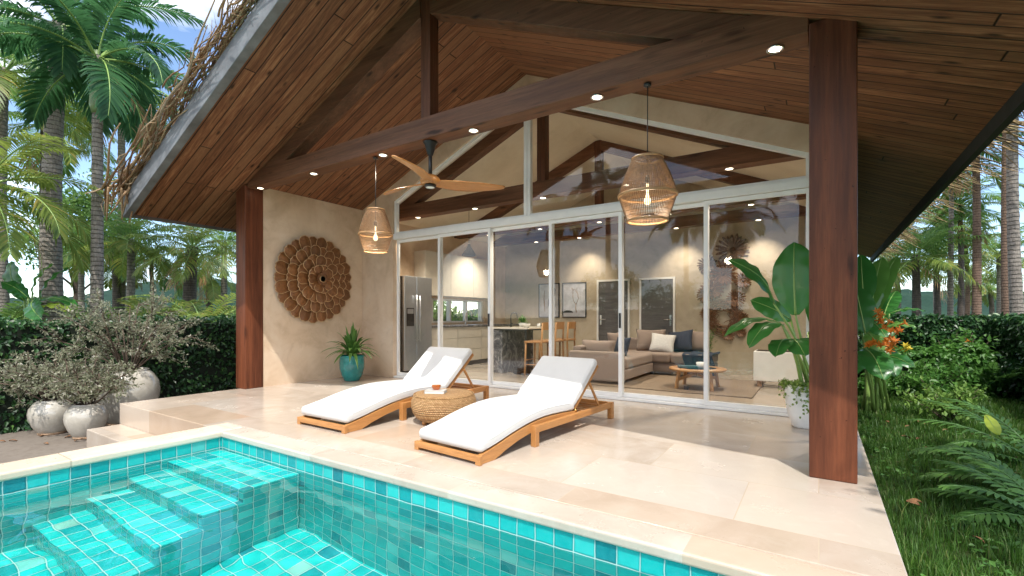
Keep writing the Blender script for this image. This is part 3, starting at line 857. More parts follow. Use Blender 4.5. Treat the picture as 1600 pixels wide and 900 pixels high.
def lounger(label, loc, rz, sc=1.0):
    root = thing('sun_lounger', label, 'sun lounger', loc, rz, 'white sun loungers on the terrace')
    root.scale = (sc, sc, sc)
    top = smooth_path(ARCH, 26)
    prof = [(p.x, p.y) for p in top]
    low = [(1.36,.115), (1.1,.128), (.85,.132), (.64,.118), (.45,.086), (.28,.042), (.16,.0), (0,.0)]
    b = MB()
    for sx in (-1, 1):
        b.prism(prof + low, 'X', sx*.332-.018, sx*.332+.018)
    b.build('curved_side', M['teak'], root, bev=.004)
    b = MB()
    for sx in (-1, 1):
        b.box(sx*.371-.019, sx*.371+.019, .63, 2.10, .115, .176)
    b.build('side_rail', M['teak'], root, bev=.004)
    b = MB(); b.prism([(-.3645,0),(-.3645,.07),(.3645,.07),(.3645,0),(.318,0),(.318,.024),(-.318,.024),(-.318,0)], 'Y', -.036, -.0015)
    b.build('foot_board', M['teak_x'], root, bev=.003)
    for y0, y1, z0, z1, hw in [(2.062,2.098,.10,.174,.35), (1.40,1.45,.118,.150,.31), (.66,.70,.118,.158,.31)] + [(1.50+.085*k, 1.56+.085*k, .128, .150, .312) for k in range(6)]:
        b = MB(); b.box(-hw, hw, y0, y1, z0, z1); b.build('cross_slat', M['teak_x'], root, bev=.003)
    for sx in (-1, 1):
        for y in (.632, 2.045):
            b = MB(); b.box(sx*.372-.026, sx*.372+.026, y-.004, y+.052, 0, .1765 if y > 1 else .178)
            b.build('leg', M['teak'], root, bev=.004)
    # back frame and props
    h0, h1 = Vector((1.37,.192)), Vector((1.865,.585))
    b = MB()
    for sx in (-1, 1): b.bar((sx*.315, h0.x, h0.y), (sx*.315, h1.x, h1.y), .03, .034, (0,-.6,.8))
    for q in (.08, .3, .52, .74, .96):
        p = h0.lerp(h1, q); b.bar((-.30, p.x, p.y), (.30, p.x, p.y), .05, .016, (0,-.62,.78))
    b.build('backrest_frame', M['teak'], root, bev=.003)
    p = h0.lerp(h1, .60)
    b = MB()
    for sx in (-1, 1):
        b.bar((sx*.338, p.x, p.y-.01), (sx*.338, 1.86, .165), .014, .03, (0,1,.2))
    b.bar((-.33, 1.855, .168), (.33, 1.855, .168), .022, .022)
    b.build('backrest_prop', M['teak'], root, bev=.003)
    for sx in (-1, 1):
        b = MB(); b.tube([(sx*.331, h0.x, h0.y+.002), (sx*.356, h0.x, h0.y+.002)], .014, 14); b.build('hinge', M['gold'], root)
    b = MB()
    path = smooth_path([(-.006,.078), (.2,.116), (.42,.164), (.64,.199), (.85,.214), (1.1,.209), (1.36,.194)], 30)
    pad(b, path, .70, .088)
    pp = [h0.lerp(h1*1.0, q/14) + Vector((-.012,.022)) for q in range(15)]
    pad(b, pp, .69, .085)
    cu = b.build('cushion', M['cushion'], root)
    for path_, w_, th_ in ((path, .70, .088), (pp, .69, .085)):
        b = MB()
        nrm_ = []
        for i, p in enumerate(path_):
            d = (path_[min(i+1,len(path_)-1)] - path_[max(i-1,0)]).normalized(); nrm_.append(Vector((-d.y, d.x)))
        for zz in (.018, th_-.016):
            L_ = [(w_/2-.0035, (p+n_*zz).x, (p+n_*zz).y) for p, n_ in zip(path_, nrm_)][2:-2]
            for sg_ in (1, -1):
                b = MB(); b.tube([(sg_*x_, y_, z_) for x_, y_, z_ in L_], .0042, 5); b.build('piping', M['cushion'], cu)
    return root
lounger('white cushioned teak lounger nearest the right post, beside the woven table', (-2.45, 2.85, 0), R(-5.2))
lounger('white cushioned teak lounger nearer the teal pot and steel fridge', (-4.11, 2.90, 0), R(-.5), 1.05)

# ------------------------------------------------------------------ woven drum table with book and drink
tb = thing('woven_table', 'round woven water hyacinth drum table between the two loungers', 'side table', (-3.30, 3.77, 0))
b = MB()
b.lathe([(.20,.03),(.25,.032),(.29,.06),(.325,.115),(.34,.175),(.338,.23),(.322,.275),(.305,.296),(.285,.305),(.2,.309),(.0001,.310)], 72)
b.build('drum', M['wicker'], tb)
b = MB()
b.torus(.307, .010, .293, 72, 8); b.build('braided_edge', M['wicker'], tb)
for k in range(4):
    a = PI/4 + k*PI/2 + .5
    b = MB(); b.lathe([(.022,0),(.026,.04)], 12, (.235*math.cos(a), .235*math.sin(a), 0)); b.build('leg', M['teak'], tb)
bk = thing('book', 'grey paperback book lying on the woven table under the drink', 'book', (-3.34, 3.69, .3105), R(28))
b = MB(); b.box(-.098,.098,-.070,.070,.003,.025); b.build('pages', M['paper'], bk)
b = MB(); b.box(-.101,.103,-.073,.073,.0255,.029); b.box(-.101,.103,-.073,.073,0,.0028); b.box(-.104,-.1012,-.073,.073,0,.029); b.build('cover', M['book'], bk)
gl = thing('tumbler', 'stemless glass of amber tea standing on the grey book', 'drink', (-3.345, 3.70, .340))
b = MB()
b.lathe([(.028,0),(.040,.012),(.047,.035),(.048,.06),(.043,.115)], 32, cap=False); b.build('glass', M['tumbler'], gl, fix=False)
b = MB(); b.lathe([(.0001,.003),(.026,.003),(.039,.014),(.0455,.036),(.046,.046),(.0001,.046)], 28); b.build('tea', M['tea'], gl)

# ------------------------------------------------------------------ pendants and fan
def pendant(label, x, w, z0, z1, zc, y=3.94, lit=True):
    k = w/.47
    root = thing('pendant_lamp', label, 'pendant lamp', (x, y, z0), 0, 'rattan pendant lamps under the porch beam')
    H = z1-z0
    prof = [(.165*k, 0), (.20*k, .10*H/.53), (.236*k, .215*H/.53), (.215*k, .30*H/.53), (.175*k, .41*H/.53), (.130*k, .515*H/.53), (.122*k, H)]
    def rad(q):
        z = q*H
        for (r0, a), (r1, c_) in zip(prof, prof[1:]):
            if a <= z <= c_ + 1e-9: return r0+(r1-r0)*(z-a)/max(1e-6, c_-a)
        return prof[-1][0]
    b = MB(); n = 84
    for i in range(n):
        a = 2*PI*i/n
        pts = [(rad(q/8)*math.cos(a), rad(q/8)*math.sin(a), q/8*H) for q in range(9)]
        b.tube(pts, .0026*k, 4, cap=False)
    zz = .43*H
    while zz < H*.97:
        b.torus(rad(zz/H)+.001, .0021*k, zz, 48, 4); zz += .0125
    for q in (.07,.14,.21,.28,.35): b.torus(rad(q), .0018*k, q*H, 48, 4)
    shade = b.build('lamp_shade', M['rattan'], root, fix=False)
    for q, rr_, th_ in ((0, rad(0), .010), (.406, rad(.406), .012), (1, .124*k, .010)):
        b = MB(); b.torus(rr_, th_*k, q*H, 60, 8)
        if q == 1:
            for a in (0, PI/2): b.tube([(.124*k*math.cos(a), .124*k*math.sin(a), H), (-.124*k*math.cos(a), -.124*k*math.sin(a), H)], .004, 6)
        b.build('rim', M['rattan_rim'], shade, fix=False)
    b = MB(); b.tube([(0,0,H*.66),(.002,0,zc-z0-.02)], .0042, 8); b.lathe([(.032,0),(.03,.02),(.008,.026)], 20, (0,0,zc-z0-.027))
    b.lathe([(.020,0),(.022,.05),(.012,.07)], 16, (0,0,H*.60)); b.build('cord', M['black'], root)
    b = MB(); b.lathe([(.0001,-.055),(.018,-.05),(.027,-.028),(.026,-.008),(.014,.018),(.012,.03)], 20, (0,0,H*.36)); b.tube([(0,0,H*.40),(0,0,H*.61)], .010, 10)
    b.build('bulb', M['filament'], root)
    l = bpy.data.lights.new('bulb_lamp', 'POINT'); l.energy = PENDANT; l.color = (1,.84,.64); l.shadow_soft_size = .06
    lo = bpy.data.objects.new('bulb_lamp', l); COL.objects.link(lo); lo.location = (x, y, z0 + H*.36 - .10)
pendant('narrower rattan pendant lamp in front of the plaster pier, left of the fan', -4.55, .40, 1.90, 2.41, 3.06)
pendant('wider rattan pendant lamp right of the fan, before the sofa', -1.205, .47, 1.905, 2.425, 3.06)

fan = thing('ceiling_fan', 'three bladed honey wood ceiling fan on a black rod under the porch beam', 'ceiling fan', (RX, 3.94, 2.60))
b = MB()
b.lathe([(.078,.458),(.080,.448),(.062,.425),(.046,.36),(.030,.31),(.022,.30)], 32); b.tube([(0,0,.06),(0,0,.33)], .021, 20)
b.build('rod', M['black'], fan)
b = MB(); b.lathe([(.0001,-.052),(.055,-.050),(.066,-.035),(.066,-.022),(.050,-.018)], 36); b.build('hub_cap', M['black'], fan)
b = MB(); b.lathe([(.0001,-.058),(.046,-.056),(.048,-.0515),(.0001,-.051)], 32); b.build('lamp_disc', M['cup'], fan)
b = MB(); b.lathe([(.050,-.020),(.105,-.012),(.115,.02),(.10,.055),(.06,.085),(.024,.095)], 40); b.build('hub', M['fanwood'], fan)
for ang in (50, 174, 291):
    b = MB()
    def blade(u, v, top):
        r = .06 + .80*u
        wid = (.050 + .045*math.sin(min(1, u*2.2)*PI/2))*(1 - .62*max(0,(u-.55)/.45)**1.6)
        if u > .97: wid *= .72
        sw = .055*math.sin(u*PI)*1 - .02*u
        x = r; yy = sw + (v-.5)*2*wid
        tw = -R(24)*(1-u*.5)
        z = (v-.5)*2*wid*math.sin(tw) + .012*u + (.010*(1-(2*v-1)**2)+.004 if top else -.004)
        return (x, yy*math.cos(tw*.4), z)
    b.grid(lambda u, v: blade(u, v, True), 22, 6); b.grid(lambda u, v: blade(u, v, False), 22, 6)
    # close the edges
    for v in (0, 1):
        b.grid(lambda u, w_: tuple(Vector(blade(u, v, True)).lerp(Vector(blade(u, v, False)), w_)), 22, 1)
    for u in (0, 1):
        b.grid(lambda w_, v: tuple(Vector(blade(u, v, True)).lerp(Vector(blade(u, v, False)), w_)), 1, 6)
    b.build('blade', M['fanwood'], fan, weld=True, rot=(0,0,R(ang)))

# ------------------------------------------------------------------ carved round wall art on the porch wall
art = thing('wall_art', 'big round carved wooden flower disc of brown scalloped petals on the porch wall', 'wall art', (-7.297, 4.96, 1.74))
def petal_ring(rad_in, rad_out, n, z0, tilt, name):
    b = MB()
    ra = random.Random(n)
    for k in range(n):
        a0 = 2*PI*(k+.5*(n%2))/n
        L = rad_out-rad_in; wd = PI*rad_out/n*1.30
        zz = z0 + (.012 if k % 2 else 0)
        j = ra.uniform(-.012,.012)
        def pt(u, v, off=0):
            s = (v-.5)*2
            edge = math.sqrt(max(0, 1-max(0,(u-.62)/.38)**2))
            hw = wd*(.62+.38*u)*(edge if u > .62 else 1)
            r = rad_in + L*u + j
            x = r*math.cos(a0) - s*hw*math.sin(a0); y = r*math.sin(a0) + s*hw*math.cos(a0)
            cup = -.022*(s*s) + .012*math.sin(u*PI)
            rid = .0035*math.cos(s*19)
            return (zz + tilt*u + cup + rid + off, x, y)
        b.mat = 0; b.grid(lambda u, v: pt(u*.995, v), 10, 8)
        b.mat = 1
        rim = [pt(.25+.73*q/7, 0) for q in range(8)] + [pt(.985, q/6) for q in range(1,6)] + [pt(.98-.73*q/7, 1) for q in range(8)]
        b.tube([(p[0]+.004, p[1], p[2]) for p in rim], .0058, 5)
    return b.build(name, [M['petal'], M['petal_rim']], art, fix=False)
b = MB(); b.lathe([(.0001,.0),(.66,.0),(.66,.02),(.0001,.02)], 48, M=Matrix.Rotation(PI/2, 4, 'Y')); b.build('backing', M['petal'], art)
petal_ring(.40, .745, 25, .040, .022, 'petal_ring')
petal_ring(.26, .575, 21, .092, .030, 'petal_ring')
petal_ring(.14, .415, 15, .145, .035, 'petal_ring')
petal_ring(.05, .245, 10, .198, .035, 'petal_ring')
b = MB(); Mx = Matrix.Rotation(PI/2, 4, 'Y')
for i in range(40):
    a = 2*PI*i/40; r = .085+.02*(i%2)
    b.tube([(.23, r*.6*math.cos(a), r*.6*math.sin(a)), (.265, r*math.cos(a), r*math.sin(a))], .010, 6)
b.mat = 1; b.lathe([(.055,.23),(.058,.262),(.048,.265)], 24, M=Mx, cap=False)
b.mat = 2; b.lathe([(.0001,.25),(.054,.25)], 24, M=Mx)
b.build('centre', [M['petal'], M['petal_rim'], M['black']], art, fix=False)

# ------------------------------------------------------------------ seen through the glass: kitchen
fr = thing('fridge', 'tall brushed steel two door fridge with a dark water dispenser', 'fridge', (-6.92, 6.78, 0))
b = MB(); b.box(-.36, .27, -.38, .38, .02, 1.88); b.build('body', M['black'], fr, bev=.01)
for y0, y1, nm in ((-.378, -.062, 'freezer_door'), (-.054, .378, 'fridge_door')):
    b = MB(); b.box(.274, .335, y0, y1, .07, 1.885); d = b.build(nm, M['steel'], fr, bev=.012, seg=3)
    hy = y1-.04 if y0 < -.1 else y0+.04
    b = MB(); b.tube([(.385,hy,.62),(.385,hy,1.52)], .012, 12); b.tube([(.33,hy,.66),(.385,hy,.66)], .008, 8); b.tube([(.33,hy,1.48),(.385,hy,1.48)], .008, 8)
    b.build('handle', M['steel'], d)
b = MB(); b.box(.3355, .341, -.33, -.13, .92, 1.27); d = b.build('water_dispenser', M['black'], fr, bev=.006)
b = MB(); b.box(.3412, .343, -.31, -.15, 1.16, 1.25); b.build('panel', M['steel'], d)

kc = thing('kitchen_counter', 'run of pale drawer cabinets with a dark worktop under the kitchen window', 'kitchen counter', (-6.95, 8.75, 0))
b = MB(); b.box(-.34, .27, -1.55, 1.9, .10, .875); b.build('cabinet', M['cabinet'], kc, bev=.003)
b = MB(); b.box(-.34, .22, -1.55, 1.9, 0, .098); b.build('plinth', M['black'], kc)
b = MB(); b.box(-.345, .30, -1.56, 1.9, .877, .915); b.build('worktop', M['granite'], kc, bev=.004)
for k in range(4):
    y0 = -1.53 + k*.855
    for z0, z1 in ((.112,.36),(.372,.62),(.632,.865)):
        b = MB(); b.box(.2715, .289, y0+.006, y0+.849, z0, z1); b.build('drawer', M['cabinet'], kc, bev=.003)
b = MB(); b.tube([(.0,-.05,.915),(.0,-.05,1.16),(.03,-.05,1.22),(.09,-.05,1.245),(.15,-.05,1.22),(.175,-.05,1.15),(.175,-.05,1.12)], .012, 12)
b.lathe([(.026,.915),(.022,.96)], 16, (0,-.05,0)); b.build('tap', M['chrome'], kc)
uc = thing('wall_cabinet', 'plain cream cupboards on the wall above the kitchen window', 'cupboard', (-7.12, 8.62, 1.56))
b = MB(); b.box(-.17, .13, -1.25, 1.25, 0, .95); b.build('carcass', M['cabinet'], uc, bev=.003)
for k in range(3):
    b = MB(); b.box(.1315, .148, -1.245+k*.832, -.42+k*.832, .004, .946); b.build('door', M['cabinet'], uc, bev=.003)

isl = thing('kitchen_island', 'kitchen bar island of grey veined stone with a thin top on a black leg', 'kitchen island', (-5.02, 8.25, 0))
b = MB(); b.box(-.43, -.18, -.60, .60, 0, .862); b.build('stone_block', M['granite'], isl, bev=.004)
b = MB(); b.box(-.44, .43, -.65, .65, .864, .89); b.build('top', M['cabinet'], isl, bev=.003)
b = MB(); b.box(-.44, .43, -.648, .648, .838, .8625); b.build('edge_frame', M['black'], isl)
b = MB(); b.box(.36, .40, -.63, -.48, .02, .837); b.box(.12, .44, -.63, -.36, 0, .018); b.box(.10, .26, -.64, -.45, .0185, .07); b.build('leg', M['black'], isl)
b = MB(); b.tube([(-.30,-.1,.89),(-.30,-.1,1.12),(-.275,-.1,1.17),(-.22,-.1,1.19),(-.165,-.1,1.17),(-.145,-.1,1.11),(-.145,-.1,1.07)], .014, 12); b.lathe([(.03,.89),(.026,.94)], 16, (-.30,-.1,0)); b.tube([(-.30,-.1,.94),(-.24,-.14,.97)], .010, 8)
b.build('tap', M['black'], isl)
STOOL = ['oak bar stool nearest the glass at the island end', 'middle oak bar stool of the three along the island end', 'oak bar stool farthest from the glass at the island end']
st0 = thing('bar_stool', STOOL[0], 'bar stool', (-4.37, 7.62, 0), 0, 'oak bar stools at the kitchen island')
b = MB(); b.box(-.19,.19,-.19,.19,.62,.655); b.build('seat', M['oak'], st0, bev=.008)
for sx in (-1,1):
    for sy in (-1,1):
        b = MB(); top = .99 if sx > 0 else .62
        b.tube([(sx*.185,sy*.175,0),(sx*.165,sy*.165,.62)] + ([(.185,sy*.16,.99)] if sx > 0 else []), .018, 10); b.build('leg', M['oak'], st0)
b = MB()
b.grid(lambda u,v: (.178+.03*(1-(2*u-1)**2), -.17+.34*u, .86+.14*v), 10, 2); b.grid(lambda u,v: (.198+.03*(1-(2*u-1)**2), -.17+.34*u, .86+.14*v), 10, 2)
b.grid(lambda u,v: (.178+.02*v+.03*(1-(2*u-1)**2), -.17+.34*u, 1.0), 10, 1)
b.build('backrest', M['oak'], st0)
b = MB()
for sy in (-1,1): b.tube([(-.18,sy*.172,.22),(.18,sy*.172,.22)], .010, 8)
b.tube([(-.18,-.17,.30),(-.18,.17,.30)], .010, 8); b.build('footrest', M['oak'], st0)
for i, y in ((1, 8.14), (2, 8.66)):
    c_ = copy_tree(st0); c_.location = (-4.37, y, 0); c_['label'] = STOOL[i]
def crock(name, label, cat, loc, prof, mat, group=None, n=28):
    b = MB(); b.lathe(prof, n); o = b.build(name, mat, loc=loc); tag(o, label, cat, group); return o
BOWL = [(.0001,.004),(.03,.0),(.045,.012),(.075,.05),(.088,.075),(.083,.075),(.068,.05),(.03,.018),(.0001,.016)]
crock('bowl', 'wide white bowl on the island top near its outer corner', 'bowl', (-4.82, 7.95, .8905), BOWL, M['cup'])
crock('cup', 'small white cup on the island top between the bowl and the stools', 'cup', (-4.66, 8.15, .8905), [(.0001,.0),(.028,.0),(.034,.03),(.036,.075),(.032,.075),(.028,.008),(.0001,.006)], M['cup'])
crock('bowl', 'white bowl on the island top behind the white frame bar', 'bowl', (-4.68, 8.55, .8905), BOWL, M['cup'])
ip = thing('potted_plant', 'small leafy plant in a white bowl beside the black tap', 'plant', (-5.02, 8.12, .8905))
b = MB(); b.lathe([(.0001,.0),(.05,.0),(.075,.05),(.08,.09),(.072,.09),(.0001,.07)], 24); b.build('pot', M['cup'], ip)
ra = random.Random(2); b = MB()
for i in range(46):
    a = ra.uniform(0, 2*PI); e = ra.uniform(.2, 1.3); L = ra.uniform(.10, .24)
    d = Vector((math.cos(a)*math.cos(e), math.sin(a)*math.cos(e), math.sin(e))); s = Vector((-math.sin(a), math.cos(a), 0))*.022
    p0 = Vector((0,0,.08)); p1 = p0+d*L*.6; p2 = p0+d*L+Vector((0,0,-.04))
    b.add([tuple(p0-s*.2), tuple(p0+s*.2), tuple(p1+s), tuple(p1-s), tuple(p2)], [(0,1,2,3),(3,2,4)])
b.build('foliage', M['shrub'], ip, fix=False)
cp = thing('metal_pendant', 'dark metal cone pendant lamp hanging over the kitchen', 'pendant lamp', (-6.1, 7.75, 2.37))
b = MB(); b.lathe([(.15,0),(.13,.05),(.06,.16),(.035,.20),(.03,.24)], 36, cap=False); b.build('lamp_shade', M['black'], cp, fix=False)
b = MB(); b.tube([(0,0,.22),(0,0,1.14)], .005, 6); b.build('cord', M['black'], cp)

# pictures on the back wall
def picture(label, x0, x1, z0, z1):
    p = thing('framed_picture', label, 'picture', ((x0+x1)/2, BY-.004, z0), 0, 'framed prints on the back wall')
    w = (x1-x0)/2; h = z1-z0
    b = MB(); t_ = .022
    b.box(-w,w,-.03,0,0,t_); b.box(-w,w,-.03,0,h-t_,h); b.box(-w,-w+t_,-.03,0,t_,h-t_); b.box(w-t_,w,-.03,0,t_,h-t_)
    b.build('frame', M['black_frame'], p)
    b = MB(); b.box(-w+t_,w-t_,-.014,-.002,t_,h-t_); b.build('print', M['print'], p)
    return p, w, h
M['print'] = simple('print_paper', (.50,.50,.53), .5, var=.25, scale=5)
p, w_, h_ = picture('black framed print of a bare branching tree, nearer the doors', -5.52, -4.86, 1.08, 1.97)
b = MB(); ra = random.Random(8)
def branch2(x, z, a, L, r, d):
    x1, z1 = x+L*math.sin(a), z+L*math.cos(a)
    xm, zm = (x+x1)/2+ra.uniform(-.1,.1)*L, (z+z1)/2
    b.tube([(x,-.016,z),(xm,-.016,zm),(x1,-.016,z1)], [r, r*.85, r*.7], 5)
    if d > 0:
        for k in range(ra.choice((2,2,3))):
            branch2(x1, z1, a*.75+ra.uniform(-.65,.65), L*ra.uniform(.62,.85), r*.62, d-1)
branch2(.06, .13, -.05, .20, .014, 4)
b.build('drawn_tree', M['twig'], p, fix=False)
b = MB(); b.grid(lambda u,v: (-.17+.14*math.cos(u*PI)*(.6+.4*v), -.0165, .125+.06*math.sin(u*PI)*v), 12, 2); b.build('drawn_rock', M['black'], p, fix=False)
p, w_, h_ = picture('black framed print of a dark feather, partly behind a white door bar', -6.22, -5.61, 1.08, 1.97)
b = MB(); b.grid(lambda u,v: (.20*u-.02+.07*math.sin(u*PI)**.7*(v-.5)*2, -.0165, .30+.46*u-.03*(v-.5)), 14, 4); b.build('drawn_feather', M['navy'], p, fix=False)
b = MB()
for k in range(9): b.tube([(-.12,-.016,.15+.02*k),(-.16+.03*math.sin(k),-.016,.40+.04*k)], .004, 4)
b.build('drawn_grass', M['twig'], p, fix=False)

# ------------------------------------------------------------------ sofa corner
def block(b, x0, x1, y0, y1, z0, z1): b.box(x0, x1, y0, y1, z0, z1)
so_ = thing('corner_sofa', 'taupe corner sofa with low back, seen through the glass doors', 'sofa', (-3.56, 7.24, 0))
b = MB(); b.box(0,.94,0,.16,.05,.53); b.build('armrest', M['sofa'], so_, bev=.03, seg=4)
b = MB(); b.box(0,.16,.163,2.55,.05,.60); b.box(.163,1.55,2.40,2.56,.05,.66); b.build('backrest', M['sofa'], so_, bev=.03, seg=4)
b = MB(); b.box(.163,.94,.163,1.70,.07,.24); b.box(.163,1.96,1.705,2.398,.07,.24); b.build('base', M['sofa'], so_, bev=.02, seg=3)
b = MB(); b.box(.165,.955,.166,1.63,.243,.42); b.build('seat_cushion', M['sofa'], so_, bev=.05, seg=5)
b = MB(); b.box(.165,1.26,1.635,2.397,.243,.42); b.build('seat_cushion', M['sofa'], so_, bev=.05, seg=5)
b = MB(); b.box(1.265,1.97,1.635,2.397,.243,.42); b.build('seat_cushion', M['sofa'], so_, bev=.05, seg=5)
b = MB()
for x in (.9, 1.9, .05):
    for y in (.1, 1.75): b.box(x-.03, x+.03, y-.03, y+.03, 0, .068)
b.build('feet', M['black'], so_)
def pillow(label, mat, loc, rot, w=.42, h=.42, t=.13, cat='cushion', group=None):
    b = MB()
    def f(u, v, s):
        x, z = (u-.5)*2, (v-.5)*2
        k = max(0, 1-abs(x)**2.6)**.6*max(0, 1-abs(z)**2.6)**.6
        pin = 1 - .09*(1-abs(x))*abs(z)**3 - .09*(1-abs(z))*abs(x)**3
        return (x*w/2*pin, s*t/2*k, z*h/2*pin + h/2)
    b.grid(lambda u,v: f(u,v,1), 14, 14); b.grid(lambda u,v: f(u,v,-1), 14, 14)
    o = b.build('throw_pillow', mat, loc=loc, rot=rot, weld=True); tag(o, label, cat, group)
    return o
pillow('large taupe pillow leaning on the sofa back behind the pale one', M['sofa'], (-2.80, 9.42, .42), (R(-22),0,R(20)), .58, .46, .2)
pillow('pale grey square pillow on the corner sofa', M['pillow'], (-2.55, 9.20, .42), (R(-30),R(6),R(10)), .46, .40, .14)
pillow('navy pillow leaning behind the pale grey one', M['navy'], (-2.25, 9.42, .42), (R(-22),R(-8),R(-10)), .50, .44, .16)
pillow('taupe back pillow at the open end of the sofa', M['sofa'], (-1.95, 9.55, .42), (R(-14),0,0), .42, .42, .18)
pillow('rumpled taupe pillow lying along the sofa arm rest corner', M['sofa'], (-3.22, 7.66, .42), (R(-8),0,R(-8)), .66, .28, .24)
pillow('small navy and white side pillow beside the rumpled one', M['navy'], (-2.92, 7.95, .42), (R(-18),0,R(-30)), .36, .34, .12)
pillow('taupe pillow standing in the sofa corner', M['sofa'], (-3.2, 8.75, .42), (R(-18),0,R(78)), .55, .40, .18)
b = MB()
def throw(u, v):
    x = -2.05+.50*v + .03*math.sin(u*9); s = u*1.25
    if s < .66: p = (x, 9.55-s, .432+.012*math.sin(v*14+u*5)+.01*math.sin(u*20))
    else: p = (x+.03*math.sin(v*9), 8.868-.012-.01*math.sin(v*15), .432-(s-.66)*.62)
    return p
b.grid(throw, 44, 26)
o = b.build('throw_blanket', M['navy'], fix=False); tag(o, 'dark navy throw draped over the end of the sofa', 'blanket')
sd = o.modifiers.new('thick', 'SOLIDIFY'); sd.thickness = .012
ct = thing('coffee_table', 'round oak coffee table with a dark inset top on the rug', 'coffee table', (-1.56, 7.62, 0))
b = MB(); b.lathe([(.40,.285),(.415,.30),(.41,.318),(.0001,.319)], 56); b.build('top', M['oak'], ct)
b = MB(); b.lathe([(.27,.3195),(.0001,.3215)], 48); b.build('inset', M['navy'], ct)
for k in range(4):
    a = PI/4+k*PI/2
    b = MB(); b.bar((.36*math.cos(a),.36*math.sin(a),0), (.31*math.cos(a),.31*math.sin(a),.284), .05, .035, (math.cos(a),math.sin(a),0)); b.build('leg', M['oak'], ct, bev=.005)
b = MB()
for a in (PI/4, 3*PI/4):
    c0 = Vector((math.cos(a), math.sin(a), 0))
    b.bar(c0*.33+Vector((0,0,.15)), Vector((0,0,.235)), .03, .04); b.bar(Vector((0,0,.235)), -c0*.33+Vector((0,0,.15)), .03, .04)
b.build('stretcher', M['oak'], ct)
tag(MB().box(-.13,.13,-.09,.09,0,.035).build('book', M['teal_book'], loc=(-1.68,7.50,.3225), rot=(0,0,R(25)), bev=.004), 'thick dark teal book lying on the coffee table', 'book')
crock('cup', 'white cup standing on the coffee table behind the teal book', 'cup', (-1.50, 7.55, .3225), [(.0001,.0),(.045,.0),(.06,.03),(.065,.09),(.06,.09),(.054,.03),(.0001,.008)], M['cup'])
b = MB(); b.box(-3.3,-.75,7.08,9.0,.0012,.014); o = b.build('rug', M['rug'], bev=.005); tag(o, 'flat brown jute rug under the coffee table', 'rug')
wc = thing('white_planter', 'low white box planter on the indoor floor by the right wall', 'planter', (-.50, 8.5, 0))
b = MB(); b.box(-.36,.36,-.22,.22,.10,.56); b.build('box', M['white'], wc, bev=.01)
b = MB()
for x in (-.28,.28):
    for y in (-.15,.15): b.box(x-.03,x+.03,y-.03,y+.03,0,.099)
b.build('feet', M['oak'], wc)
b = MB(); b.box(-.33,.33,-.19,.19,.561,.565); b.build('soil', M['soil'], wc)
hp = thing('potted_plant', 'feathery green plant standing beyond the sofa end', 'plant', (-1.95, 10.35, 0))
b = MB(); b.lathe([(.0001,0),(.11,0),(.15,.28),(.135,.28),(.0001,.25)], 24); b.build('pot', M['cup'], hp)
b = MB(); ra = random.Random(6)
for s_ in range(16):
    a = ra.uniform(0,2*PI); lean = ra.uniform(.05,.30); H = ra.uniform(.4,.72)
    for k in range(26):
        q = k/26; p = Vector((lean*q*math.cos(a), lean*q*math.sin(a), .26+H*q)); aa = ra.uniform(0,2*PI)
        d = Vector((math.cos(aa), math.sin(aa), .5)).normalized()*.07*(1.1-q*.6); sd_ = d.cross(Vector((0,0,1))).normalized()*.014
        b.add([tuple(p-sd_*.3), tuple(p+sd_*.3), tuple(p+d*.6+sd_), tuple(p+d*.6-sd_), tuple(p+d)], [(0,1,2,3),(3,2,4)])
b.build('foliage', M['shrub'], hp, fix=False)

# dried flower wall sculpture on the back wall
ws = thing('wall_sculpture', 'curving cluster of brown dried flower heads and a twig wreath on the back wall', 'wall art', (-1.72, BY-.003, 1.6))
def dry_flower(x, z, r, mat, n=20):
    b = MB(); ra = random.Random(int(x*1000+z*77)+5)
    for k in range(n):
        a = 2*PI*k/n + ra.uniform(-.06,.06); L = r*ra.uniform(.86,1.0); h = ra.uniform(.02,.05)
        c_, s_ = math.cos(a), math.sin(a); w0, w1 = r*.03, r*.085
        def P(rr, ww, yy): return (x+rr*c_-ww*s_, -yy, z+rr*s_+ww*c_)
        b.add([P(r*.08,-w0,.03), P(r*.08,w0,.03), P(L*.8,w1,.045+h), P(L*.8,-w1,.045+h), P(L,w1*.5,.03+h), P(L,-w1*.5,.03+h), P(L*.7,w1*.9,.01), P(L*.7,-w1*.9,.01)], [(0,1,2,3),(3,2,4,5),(1,6,2),(0,3,7)])
    b.lathe([(.0001,0),(r*.16,0),(r*.12,.02),(.0001,.028)], 12, M=Matrix.Translation((x,-.03,z)) @ Matrix.Rotation(PI/2,4,'X'))
    b.build('dried_flower', mat, ws, fix=False)
for x, z, r, g in ((.20,.92,.34,1),(-.30,.62,.22,1),(.02,.42,.30,0),(.40,.26,.19,0),(-.20,.10,.26,0),(-.34,-.02,.20,0),(.26,-.12,.21,0),(.40,-.52,.13,0),(-.32,-.42,.14,0),(.12,-.86,.16,0),(.36,-.82,.12,0)):
    dry_flower(x, z, r, M['dryflower_grey'] if g else M['dryflower'])
b = MB(); ra = random.Random(4)
for k in range(46):
    R0 = ra.uniform(.16,.34); a0 = ra.uniform(0,2*PI); sp = ra.uniform(2.2,4.4); cx, cz = .02+ra.uniform(-.05,.05), -.52+ra.uniform(-.05,.05)
    pts = [(cx+(R0+.06*math.sin(q*2+k))*math.cos(a0+sp*q/12), -.03-.05*ra.random(), cz+(R0+.04*q/12)*math.sin(a0+sp*q/12)) for q in range(13)]
    b.tube(pts, .007, 5)
b.build('twig_wreath', M['dryflower'], ws, fix=False)
